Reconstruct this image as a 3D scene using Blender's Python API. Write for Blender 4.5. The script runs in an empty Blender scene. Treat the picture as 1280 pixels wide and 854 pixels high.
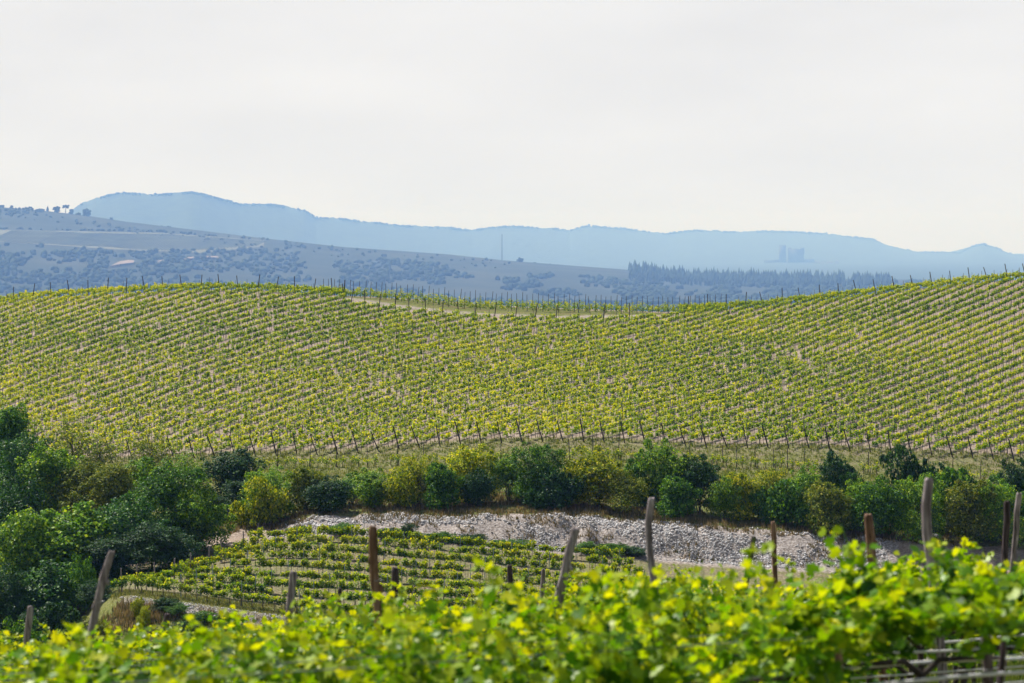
import bpy, math, random
import numpy as np
from mathutils import Vector

SC = bpy.context.scene
COL = SC.collection
R = math.radians
rng = np.random.default_rng(7)
random.seed(7)

# ------------------------------------------------------------------ camera, sky, sun, exposure
F = 3022.0            # focal length in pixels of the 1280 px wide photograph (85 mm lens)
HOR = 300.0           # row of the horizon in the photograph
cam_d = bpy.data.cameras.new("camera")
cam = bpy.data.objects.new("camera", cam_d)
COL.objects.link(cam)
cam.location = (0, 0, 0)
cam.rotation_euler = (R(90), 0, 0)
cam_d.sensor_width = 36.0
cam_d.lens = 36.0 * F / 1280.0
cam_d.shift_y = -(427.0 - HOR) / 1280.0
cam_d.clip_start = 0.1
cam_d.clip_end = 80000
cam_d.dof.use_dof = True
cam_d.dof.focus_distance = 290.0
cam_d.dof.aperture_fstop = 3.3
cam_d.dof.aperture_blades = 9
SC.camera = cam

SUN_EL, SUN_AZ = R(51), R(-47)        # azimuth measured from +Y (the view direction) towards +X
world = bpy.data.worlds.new("World")
SC.world = world
world.use_nodes = True
nt = world.node_tree
nt.nodes.clear()
w_out = nt.nodes.new("ShaderNodeOutputWorld")
w_bg = nt.nodes.new("ShaderNodeBackground")
w_bg.inputs["Strength"].default_value = 0.1
sky = nt.nodes.new("ShaderNodeTexSky")
sky.sky_type = 'NISHITA'
sky.sun_disc = False
sky.sun_elevation = SUN_EL
sky.sun_rotation = SUN_AZ
sky.air_density = 1.0
sky.dust_density = 3.0
tc = nt.nodes.new("ShaderNodeTexCoord")
sep = nt.nodes.new("ShaderNodeSeparateXYZ")
nt.links.new(tc.outputs["Generated"], sep.inputs[0])
rmp = nt.nodes.new("ShaderNodeValToRGB")      # thin high cloud: warm and bright at the horizon, neutral grey above
el = rmp.color_ramp.elements
SKY_STOPS = [(0.0, (0.425, 0.43, 0.44)), (0.06, (0.428, 0.426, 0.43)), (0.11, (0.426, 0.421, 0.422)), (0.22, (0.33, 0.34, 0.355)),
             (0.45, (0.15, 0.18, 0.23)), (1.0, (0.06, 0.09, 0.15))]
for i, (p, c) in enumerate(SKY_STOPS):
    e = el[i] if i < 2 else el.new(p)
    e.position = p
    e.color = (*c, 1)
for i, (p, c) in enumerate(sorted(SKY_STOPS)):
    el[i].position = p
    el[i].color = (*c, 1)
scl = nt.nodes.new("ShaderNodeVectorMath"); scl.operation = 'SCALE'
scl.inputs[3].default_value = 11.6
mixs = nt.nodes.new("ShaderNodeMix"); mixs.data_type = 'RGBA'
mixs.inputs[0].default_value = 0.95
nt.links.new(sep.outputs[2], rmp.inputs[0])
nt.links.new(rmp.outputs[0], scl.inputs[0])
nt.links.new(sky.outputs[0], mixs.inputs[6])
nt.links.new(scl.outputs[0], mixs.inputs[7])
cln = nt.nodes.new("ShaderNodeTexNoise"); cln.inputs["Scale"].default_value = 7.0; cln.inputs["Detail"].default_value = 4.0
clm = nt.nodes.new("ShaderNodeMapping"); clm.inputs["Scale"].default_value = (1, 1, 4)
clr = nt.nodes.new("ShaderNodeMapRange"); clr.inputs[1].default_value = .3; clr.inputs[2].default_value = .7; clr.inputs[3].default_value = .95; clr.inputs[4].default_value = 1.05
cls = nt.nodes.new("ShaderNodeVectorMath"); cls.operation = 'SCALE'
nt.links.new(tc.outputs["Generated"], clm.inputs[0]); nt.links.new(clm.outputs[0], cln.inputs["Vector"]); nt.links.new(cln.outputs[0], clr.inputs[0])
nt.links.new(mixs.outputs[2], cls.inputs[0]); nt.links.new(clr.outputs[0], cls.inputs[3])
nt.links.new(cls.outputs[0], w_bg.inputs[0])
nt.links.new(w_bg.outputs[0], w_out.inputs[0])

sun_d = bpy.data.lights.new("sun", 'SUN')
sun_d.energy = 5.0
sun_d.angle = R(0.6)
sun_d.color = (1.0, 0.955, 0.88)
sun = bpy.data.objects.new("sun", sun_d)
COL.objects.link(sun)
sdir = Vector((math.sin(SUN_AZ) * math.cos(SUN_EL), math.cos(SUN_AZ) * math.cos(SUN_EL), math.sin(SUN_EL)))
sun.rotation_euler = sdir.to_track_quat('Z', 'Y').to_euler()

SC.view_settings.view_transform = 'Standard'
SC.view_settings.look = 'None'
SC.view_settings.exposure = 0.8
SC.view_settings.gamma = 1.0
SC.render.engine = 'CYCLES'
SC.cycles.use_denoising = True
SC.cycles.max_bounces = 6
SC.cycles.diffuse_bounces = 3
SC.cycles.glossy_bounces = 2
SC.cycles.transmission_bounces = 4
SC.cycles.transparent_max_bounces = 4
SC.cycles.volume_bounces = 0
SC.cycles.sample_clamp_indirect = 6.0

# haze over the whole country (Principled Volume of even density)
HAZE_DENSITY = 8.0e-5
HAZE_COLOR = (0.235, 0.45, 1.0)
HAZE_ANISO = 0.0

# ------------------------------------------------------------------ helpers
def tag(o, label=None, cat=None, group=None, kind=None):
    if label: o["label"] = label
    if cat: o["category"] = cat
    if group: o["group"] = group
    if kind: o["kind"] = kind
    return o

def empty(name, loc, rz=0.0):
    o = bpy.data.objects.new(name, None)
    o.location = loc
    o.rotation_euler = (0, 0, rz)
    o.empty_display_size = 0.3
    COL.objects.link(o)
    return o

def link(name, me, parent=None, loc=None):
    o = bpy.data.objects.new(name, me)
    COL.objects.link(o)
    if parent: o.parent = parent
    if loc is not None: o.location = loc
    return o

class MB:
    """collects vertices, faces, material indices, a float tint per vertex"""
    def __init__(self):
        self.v = []; self.f = []; self.m = []; self.t = []; self.n = 0
    def add(self, v, f, mat=0, tint=0.5):
        v = np.asarray(v, dtype=np.float32).reshape(-1, 3)
        f = np.asarray(f, dtype=np.int32)
        self.v.append(v); self.f.append(f + self.n)
        self.m.append(np.full(len(f), mat, dtype=np.int32))
        t = np.asarray(tint, dtype=np.float32)
        self.t.append(np.full(len(v), float(t), dtype=np.float32) if t.ndim == 0 else t)
        self.n += len(v)
        return self
    def mesh(self, name, mats, smooth=False):
        me = bpy.data.meshes.new(name)
        V = np.concatenate(self.v)
        sizes = np.concatenate([np.full(len(f), f.shape[1], dtype=np.int32) for f in self.f])
        loops = np.concatenate([f.ravel() for f in self.f])
        starts = np.concatenate([[0], np.cumsum(sizes)[:-1]]).astype(np.int32)
        me.vertices.add(len(V)); me.vertices.foreach_set("co", V.ravel())
        me.loops.add(len(loops)); me.loops.foreach_set("vertex_index", loops)
        me.polygons.add(len(sizes)); me.polygons.foreach_set("loop_start", starts)
        me.polygons.foreach_set("material_index", np.concatenate(self.m))
        if smooth: me.polygons.foreach_set("use_smooth", np.ones(len(sizes), dtype=bool))
        a = me.attributes.new("tint", 'FLOAT', 'POINT')
        a.data.foreach_set("value", np.concatenate(self.t))
        me.update(calc_edges=True)
        for m in mats: me.materials.append(m)
        return me

def norm(a):
    return a / np.maximum(np.linalg.norm(a, axis=-1, keepdims=True), 1e-9)

def frames(nrm, g):
    n = norm(nrm)
    r = g.normal(size=n.shape)
    t = norm(np.cross(n, r))
    b = np.cross(n, t)
    return t, b, n

KITE = np.array([[-.5, 0, 0], [-.05, .42, .06], [.5, 0, 0], [-.05, -.42, .06]], dtype=np.float32)
def kites(mb, c, nrm, size, g, mat=0, tint=0.5):
    """small leaf shaped quads"""
    t, b, n = frames(nrm, g)
    s = np.asarray(size, dtype=np.float32).reshape(-1, 1, 1) if np.ndim(size) else float(size)
    v = (t[:, None] * KITE[None, :, :1] + b[:, None] * KITE[None, :, 1:2] + n[:, None] * KITE[None, :, 2:]) * s + c[:, None]
    N = len(c)
    f = np.arange(4 * N, dtype=np.int32).reshape(N, 4)
    tt = np.repeat(tint, 4) if np.ndim(tint) else tint
    mb.add(v.reshape(-1, 3), f, mat, tt)

# outline of a five lobed vine leaf, stalk at the origin side
LEAF = np.array([[0, -.10, 0], [-.26, -.36, .05], [-.40, -.16, .04], [-.55, .04, .10], [-.38, .20, .05], [-.42, .48, .07], [-.18, .46, .02],
                 [0, .70, -.05], [.18, .46, .02], [.42, .48, .07], [.38, .20, .05], [.55, .04, .10], [.40, -.16, .04], [.26, -.36, .05]], dtype=np.float32)
LEAF_IN = np.array([[0, .12, -.04]], dtype=np.float32)
LV = np.concatenate([LEAF, LEAF_IN])
LF = np.array([[14, i, (i + 1) % 14] for i in range(14)], dtype=np.int32)
def vine_leaves(mb, c, nrm, size, g, mat=0, tint=0.5):
    t, b, n = frames(nrm, g)
    s = np.asarray(size).reshape(-1, 1, 1)
    curl = g.uniform(-.5, 1.6, size=(len(c), 1, 1))
    v = (t[:, None] * LV[None, :, :1] + b[:, None] * LV[None, :, 1:2] + n[:, None] * LV[None, :, 2:] * curl) * s + c[:, None]
    N = len(c)
    f = (LF[None] + (np.arange(N) * 15)[:, None, None]).reshape(-1, 3)
    mb.add(v.reshape(-1, 3), f, mat, np.repeat(tint, 15))

def tube(mb, pts, rad, seg=6, mat=0, tint=0.5, rough=0.0, g=None, cap=True):
    pts = np.asarray(pts, dtype=np.float64); n = len(pts)
    rad = np.broadcast_to(np.asarray(rad, dtype=np.float64), (n,))
    d = np.gradient(pts, axis=0); d = norm(d)
    ref = np.array([0.0, 0, 1]) if abs(d[0][2]) < .8 else np.array([0.0, 1, 0])
    V = []
    a = np.linspace(0, 2 * np.pi, seg, endpoint=False)
    prof = np.ones(seg) if g is None else 1 + rough * g.normal(size=seg)
    for i in range(n):
        x = norm(np.cross(d[i], ref)); y = np.cross(d[i], x)
        r = rad[i] * prof * (1 if g is None else 1 + rough * .5 * g.normal(size=seg))
        V.append(pts[i] + np.outer(np.cos(a) * r, x) + np.outer(np.sin(a) * r, y))
    V = np.concatenate(V)
    Fc = []
    for i in range(n - 1):
        for k in range(seg):
            k2 = (k + 1) % seg
            Fc.append([i * seg + k, i * seg + k2, (i + 1) * seg + k2, (i + 1) * seg + k])
    mb.add(V, Fc, mat, tint)
    if cap:
        top = V[-seg:]
        vv = np.concatenate([top, top.mean(0, keepdims=True) + d[-1] * rad[-1] * .15])
        mb.add(vv, [[k, (k + 1) % seg, seg] for k in range(seg)], mat, tint)

def box(mb, x0, x1, y0, y1, z0, z1, mat=0, tint=.5):
    v = [[x0, y0, z0], [x1, y0, z0], [x1, y1, z0], [x0, y1, z0], [x0, y0, z1], [x1, y0, z1], [x1, y1, z1], [x0, y1, z1]]
    mb.add(v, [[0, 3, 2, 1], [4, 5, 6, 7], [0, 1, 5, 4], [1, 2, 6, 5], [2, 3, 7, 6], [3, 0, 4, 7]], mat, tint)

def ico(sub=1):
    import bmesh
    bm = bmesh.new(); bmesh.ops.create_icosphere(bm, subdivisions=sub, radius=1)
    v = np.array([x.co[:] for x in bm.verts]); f = np.array([[x.index for x in p.verts] for p in bm.faces]); bm.free()
    return v, f
ICO1 = ico(1); ICO2 = ico(2)

def pt(px, py, Y):
    """pixel of the photograph and a distance to a point of the place"""
    return np.array([(px - 640.0) / F * Y, Y, -(py - HOR) / F * Y])

def vnoise(x, y, seed=0):
    xi = np.floor(x).astype(np.int64); yi = np.floor(y).astype(np.int64)
    fx = x - xi; fy = y - yi; fx = fx * fx * (3 - 2 * fx); fy = fy * fy * (3 - 2 * fy)
    def h(a, b):
        n = (a * 374761393 + b * 668265263 + seed * 974634777) & 0xffffffff
        n = ((n ^ (n >> 13)) * 1274126177) & 0xffffffff
        return ((n ^ (n >> 16)) & 0xffff) / 65535.0
    return (h(xi, yi) * (1 - fx) + h(xi + 1, yi) * fx) * (1 - fy) + (h(xi, yi + 1) * (1 - fx) + h(xi + 1, yi + 1) * fx) * fy
def fbm(x, y, seed=0, o=4):
    s = 0; a = .5
    for k in range(o):
        s = s + a * vnoise(x, y, seed + k); x = x * 2.03; y = y * 2.03; a *= .5
    return s

# ------------------------------------------------------------------ materials
def newmat(name):
    m = bpy.data.materials.new(name); m.use_nodes = True
    n = m.node_tree; n.nodes.clear()
    out = n.nodes.new("ShaderNodeOutputMaterial")
    return m, n, out

def N(n, t, **kw):
    x = n.nodes.new(t)
    for k, v in kw.items(): setattr(x, k, v)
    return x

def ramp(n, stops):
    r = N(n, "ShaderNodeValToRGB")
    e = r.color_ramp.elements
    while len(e) < len(stops): e.new(.5)
    for i, (p, c) in enumerate(stops):
        e[i].position = p; e[i].color = (*c, 1)
    return r

def leaf_mat(name, stops, transl=.45, rough=.45, spec=.35, tcol=(1.5, 1.35, .35)):
    m, n, out = newmat(name)
    at = N(n, "ShaderNodeAttribute"); at.attribute_name = "tint"
    r = ramp(n, stops)
    oi = N(n, "ShaderNodeObjectInfo")
    hs = N(n, "ShaderNodeHueSaturation")
    mr = N(n, "ShaderNodeMapRange"); mr.inputs[3].default_value = .86; mr.inputs[4].default_value = 1.14
    n.links.new(at.outputs["Fac"], r.inputs[0]); n.links.new(oi.outputs["Random"], mr.inputs[0])
    n.links.new(r.outputs[0], hs.inputs["Color"]); n.links.new(mr.outputs[0], hs.inputs["Value"])
    p = N(n, "ShaderNodeBsdfPrincipled")
    p.inputs["Roughness"].default_value = rough
    p.inputs["Specular IOR Level"].default_value = spec
    tr = N(n, "ShaderNodeBsdfTranslucent")
    mul = N(n, "ShaderNodeMix"); mul.data_type = 'RGBA'; mul.blend_type = 'MULTIPLY'; mul.inputs[0].default_value = 1.0
    mul.inputs[7].default_value = (*tcol, 1); mul.clamp_result = False
    mx = N(n, "ShaderNodeMixShader"); mx.inputs[0].default_value = transl
    n.links.new(hs.outputs[0], p.inputs["Base Color"]); n.links.new(hs.outputs[0], mul.inputs[6])
    n.links.new(mul.outputs[2], tr.inputs[0])
    n.links.new(p.outputs[0], mx.inputs[1]); n.links.new(tr.outputs[0], mx.inputs[2])
    n.links.new(mx.outputs[0], out.inputs[0])
    return m

def noise_mat(name, stops, scale=3.0, detail=6.0, rough=.9, bump=.3, bscale=None, bdist=.02, stretch=(1, 1, 1), spec=.2, metal=0.0):
    m, n, out = newmat(name)
    tc = N(n, "ShaderNodeTexCoord"); mp = N(n, "ShaderNodeMapping"); mp.inputs["Scale"].default_value = stretch
    nz = N(n, "ShaderNodeTexNoise"); nz.inputs["Scale"].default_value = scale; nz.inputs["Detail"].default_value = detail
    r = ramp(n, stops)
    p = N(n, "ShaderNodeBsdfPrincipled"); p.inputs["Roughness"].default_value = rough
    p.inputs["Specular IOR Level"].default_value = spec; p.inputs["Metallic"].default_value = metal
    n.links.new(tc.outputs["Object"], mp.inputs[0]); n.links.new(mp.outputs[0], nz.inputs["Vector"])
    n.links.new(nz.outputs[0], r.inputs[0]); n.links.new(r.outputs[0], p.inputs["Base Color"])
    if bump:
        nb = N(n, "ShaderNodeTexNoise"); nb.inputs["Scale"].default_value = bscale or scale * 4; nb.inputs["Detail"].default_value = 6
        b = N(n, "ShaderNodeBump"); b.inputs["Strength"].default_value = bump; b.inputs["Distance"].default_value = bdist
        n.links.new(mp.outputs[0], nb.inputs["Vector"]); n.links.new(nb.outputs[0], b.inputs["Height"]); n.links.new(b.outputs[0], p.inputs["Normal"])
    n.links.new(p.outputs[0], out.inputs[0])
    return m

M = {}
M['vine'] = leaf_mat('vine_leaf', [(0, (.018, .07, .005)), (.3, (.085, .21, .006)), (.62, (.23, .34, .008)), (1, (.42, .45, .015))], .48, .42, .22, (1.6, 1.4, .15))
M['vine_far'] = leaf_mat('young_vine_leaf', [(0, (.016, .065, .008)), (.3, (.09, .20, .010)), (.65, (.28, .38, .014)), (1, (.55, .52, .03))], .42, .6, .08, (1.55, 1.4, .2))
M['green'] = leaf_mat('green_leaf', [(0, (.008, .042, .005)), (.5, (.05, .15, .009)), (1, (.21, .36, .02))], .32, .55, .12)
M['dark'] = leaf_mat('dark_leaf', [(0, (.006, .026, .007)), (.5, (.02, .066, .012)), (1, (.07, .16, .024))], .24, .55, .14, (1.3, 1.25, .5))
M['yellow'] = leaf_mat('yellow_green_leaf', [(0, (.03, .085, .005)), (.45, (.22, .30, .010)), (1, (.68, .60, .035))], .38, .55, .1)
M['olive'] = leaf_mat('olive_leaf', [(0, (.02, .055, .008)), (.5, (.14, .19, .018)), (1, (.38, .37, .055))], .32, .6, .1, (1.3, 1.2, .5))
M['light'] = leaf_mat('light_green_leaf', [(0, (.014, .06, .006)), (.5, (.11, .25, .012)), (1, (.42, .54, .035))], .36, .5, .14)
M['bluegreen'] = leaf_mat('blue_green_leaf', [(0, (.007, .035, .012)), (.5, (.035, .115, .014)), (1, (.17, .30, .04))], .26, .5, .16, (1.1, 1.25, .6))
M['grass'] = leaf_mat('grass_blade', [(0, (.06, .10, .02)), (.5, (.17, .19, .05)), (1, (.36, .31, .15))], .3, .7, .15, (1.2, 1.15, .5))
M['shadegrass'] = leaf_mat('shade_grass_blade', [(0, (.02, .05, .008)), (.5, (.06, .11, .015)), (1, (.16, .19, .05))], .3, .7, .1)  # dark grass colour standing in for shade thrown by the near rows
M['benchgrass'] = leaf_mat('bench_grass_blade', [(0, (.03, .07, .012)), (.5, (.10, .15, .02)), (1, (.25, .25, .06))], .35, .7, .1)
M['scrub'] = leaf_mat('dry_scrub', [(0, (.05, .07, .02)), (.5, (.17, .13, .06)), (1, (.36, .26, .15))], .25, .8, .1, (1.2, 1.1, .6))
M['bark'] = noise_mat('bark', [(.3, (.035, .026, .02)), (.7, (.10, .078, .06))], 6, 6, .95, .6, 20, .02, (1, 1, .3))
M['darkwood'] = noise_mat('dark_wood', [(.3, (.02, .015, .014)), (.7, (.065, .05, .045))], 8, 6, .9, .5, 24, .01, (1, 1, .2))
M['stake'] = noise_mat('weathered_stake', [(.3, (.03, .03, .032)), (.7, (.085, .08, .08))], 8, 3, .9, 0)
M['metalpost'] = noise_mat('galvanised_post', [(.3, (.10, .14, .16)), (.7, (.20, .25, .28))], 5, 3, .6, 0, spec=.5)
M['pipe'] = noise_mat('grey_pipe', [(.3, (.42, .41, .43)), (.7, (.62, .61, .64))], 9, 3, .35, .1, spec=.6)
M['wire'] = noise_mat('steel_wire', [(.3, (.22, .22, .22)), (.7, (.35, .35, .35))], 9, 2, .4, 0, metal=.6)

def post_mat(name, a, b, c):
    m, n, out = newmat(name)
    tc = N(n, "ShaderNodeTexCoord"); mp = N(n, "ShaderNodeMapping"); mp.inputs["Scale"].default_value = (26, 26, 1.6)
    nz = N(n, "ShaderNodeTexNoise"); nz.inputs["Scale"].default_value = 1.6; nz.inputs["Detail"].default_value = 8; nz.inputs["Distortion"].default_value = .6
    n2 = N(n, "ShaderNodeTexNoise"); n2.inputs["Scale"].default_value = 3.2; n2.inputs["Detail"].default_value = 3
    r = ramp(n, [(.32, a), (.5, b), (.68, c)])
    r2 = ramp(n, [(.35, (.45, .4, .38)), (.62, (1.05, 1, 1))])
    mu = N(n, "ShaderNodeMix"); mu.data_type = 'RGBA'; mu.blend_type = 'MULTIPLY'; mu.inputs[0].default_value = .8
    p = N(n, "ShaderNodeBsdfPrincipled"); p.inputs["Roughness"].default_value = .85; p.inputs["Specular IOR Level"].default_value = .25
    b_ = N(n, "ShaderNodeBump"); b_.inputs["Strength"].default_value = .8; b_.inputs["Distance"].default_value = .006
    n.links.new(tc.outputs["Object"], mp.inputs[0]); n.links.new(mp.outputs[0], nz.inputs["Vector"]); n.links.new(tc.outputs["Object"], n2.inputs["Vector"])
    n.links.new(nz.outputs[0], r.inputs[0]); n.links.new(n2.outputs[0], r2.inputs[0])
    n.links.new(r.outputs[0], mu.inputs[6]); n.links.new(r2.outputs[0], mu.inputs[7]); n.links.new(mu.outputs[2], p.inputs["Base Color"])
    n.links.new(nz.outputs[0], b_.inputs["Height"]); n.links.new(b_.outputs[0], p.inputs["Normal"]); n.links.new(p.outputs[0], out.inputs[0])
    return m
M['post_grey'] = post_mat('weathered_grey_post', (.05, .042, .043), (.21, .18, .185), (.42, .38, .385))
M['post_brown'] = post_mat('weathered_brown_post', (.05, .025, .014), (.17, .095, .055), (.31, .20, .14))
M['post_dark'] = post_mat('dark_old_post', (.02, .013, .014), (.07, .05, .055), (.15, .12, .13))

# ------------------------------------------------------------------ the lie of the land
def table(*pairs):
    xs = np.array([p[0] for p in pairs], float); ys = np.array([p[1] for p in pairs], float)
    return lambda px: np.interp(px, xs, ys)

FRONT = table((-80, 900), (40, 870), (90, 815), (128, 760), (150, 742), (165, 741), (240, 750), (330, 765), (450, 778), (600, 788), (800, 800), (1280, 820))
BACK = table((-80, 790), (60, 765), (120, 722), (140, 712), (300, 676), (350, 670), (450, 668), (600, 682), (700, 692), (800, 699), (900, 706), (1060, 714), (1280, 724))
BANKTOP = table((150, 676), (300, 662), (345, 660), (380, 648), (430, 643), (500, 640), (560, 642), (650, 640), (700, 643), (800, 650), (900, 658), (1000, 665), (1100, 673), (1280, 686))
BENCH = table((150, 592), (337, 586), (450, 584), (640, 578), (773, 573), (850, 578), (921, 584), (1005, 587), (1100, 594), (1225, 602), (1280, 606))
EDGE = table((150, 578), (337, 570), (450, 566), (519, 561), (608, 555), (700, 553), (800, 555), (900, 560), (1010, 562), (1063, 565), (1166, 570), (1219, 573), (1280, 577))
CREST = table((-60, 379), (0, 372), (60, 365), (130, 360), (200, 357), (260, 355), (330, 356.5), (400, 360), (450, 363), (520, 367.5), (600, 373), (680, 377.5), (760, 381), (830, 383), (870, 382), (950, 377), (1000, 372), (1050, 366), (1100, 360), (1150, 354), (1215, 347), (1280, 341), (1350, 334))
YE, YC = 256.0, 400.0

def Zs(py, Y): return -(py - HOR) / F * Y

def fore(X, Y): return -1.5 - .15 * Y + .06 * np.clip(X, -12, 12)

def ground_z(X, Y, lumps=True):
    X = np.atleast_1d(np.asarray(X, float)); Y = np.atleast_1d(np.asarray(Y, float))
    X, Y = np.broadcast_arrays(X, Y)
    u = X / np.maximum(Y, 46.0)
    px = np.clip(640 + F * u, -80, 1370)
    st = []
    st.append((46, fore(u * 46, 46)))
    st.append((60, np.full_like(px, -11.3)))
    st.append((120, np.full_like(px, -25.5)))
    st.append((170, np.full_like(px, -35.5)))
    st.append((180, Zs(FRONT(px) + 42, 180)))
    st.append((184.5, Zs(FRONT(px) + 3, 184.5)))
    st.append((186, Zs(FRONT(px), 186)))
    st.append((212, Zs(BACK(px), 212)))
    st.append((213.5, Zs(BACK(px) - 3, 213.5)))
    st.append((217.5, Zs(BANKTOP(px) + 7, 217.5)))
    st.append((219.5, Zs(BANKTOP(px), 219.5)))
    st.append((230, Zs(BANKTOP(px) * .6 + (BENCH(px) + 14) * .4, 230)))
    st.append((242, Zs(BENCH(px) + 12, 242)))
    st.append((248, Zs(BENCH(px), 248)))
    st.append((YE, Zs(EDGE(px), YE)))
    ze = Zs(EDGE(px), YE); zc = Zs(CREST(px) + 9.5, YC)
    for t in np.linspace(.1, 1, 10):
        st.append((YE + t * (YC - YE), ze + (zc - ze) * (t + .16 * t * (1 - t))))
    st.append((YC + 8, zc + .12))
    st.append((YC + 22, zc - .8))
    st.append((YC + 45, zc - 5))
    st.append((520, zc - 22))
    st.append((700, np.full_like(px, -48.0)))
    st.append((1200, np.full_like(px, -80.0)))
    st.append((3000, np.full_like(px, -150.0)))
    st.append((7000, np.full_like(px, -230.0)))
    st.append((42500, np.full_like(px, -232.0)))
    ys = np.array([s[0] for s in st]); zz = np.stack([s[1] for s in st])
    i = np.clip(np.searchsorted(ys, Y) - 1, 0, len(ys) - 2)
    f = np.clip((Y - ys[i]) / (ys[i + 1] - ys[i]), 0, 1)
    flat = zz.reshape(len(ys), -1); k = np.arange(flat.shape[1])
    ii = i.ravel()
    z = (flat[ii, k] * (1 - f.ravel()) + flat[ii + 1, k] * f.ravel()).reshape(Y.shape)
    z = np.where(Y <= 46, fore(X, Y), z)
    if lumps:
        far = np.clip((Y - 60) / 60, 0, 1) * np.clip((1500 - Y) / 500, 0, 1)
        z = z + (fbm(X * .11 + 50, Y * .11 + 9, 3, 3) - .44) * .55 * far
        bank = np.exp(-((Y - 216.5) / 3.6) ** 2)
        z = z + (fbm(X * .9 + 70, Y * .5, 11, 4) - .45) * 1.3 * bank
    return z

def gz(x, y): return float(ground_z(np.array([x]), np.array([y]))[0])

# rows of the big hillside vineyard: X = X0 + T(X0) * (Y - YE)
TA, TB, ROWW = .53, .0030, 2.17
def row_x(X0, Y): return X0 + (TA + TB * X0) * (Y - YE)
def row_phase(X, Y):
    d = np.clip(Y - YE, 0, 200)
    return (X - TA * d) / (1 + TB * d) / ROWW
def track_y(px):
    """distance of the pale track along the top of the slope"""
    return np.interp(px, [400, 440, 500, 600, 700, 780, 860], [402, 397, 391, 386, 388, 394, 401])

# ground sheet ---------------------------------------------------------
ucoord = np.concatenate([np.linspace(-1.3, -.27, 16)[:-1], np.arange(-.27, .2701, .0021), np.linspace(.27, 1.3, 16)[1:]])
yco = np.concatenate([np.arange(-14, 44, 1.5), np.arange(44, 168, 5), np.arange(168, 212, 1.0), np.arange(212, 222, .4), np.arange(222, 258, 1.0),
                      np.arange(258, 425, 1.7), np.geomspace(425, 41000, 48)])
UU, YY = np.meshgrid(ucoord, yco)
XX = UU * np.maximum(YY, 46.0)
XX = np.clip(XX, -10200, 10200)
ZZ = ground_z(XX, YY)
nu, ny = len(ucoord), len(yco)
idx = np.arange(nu * ny).reshape(ny, nu)
gf = np.stack([idx[:-1, :-1], idx[:-1, 1:], idx[1:, 1:], idx[1:, :-1]], -1).reshape(-1, 4)
gm = MB(); gm.add(np.stack([XX, YY, ZZ], -1), gf)

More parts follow.
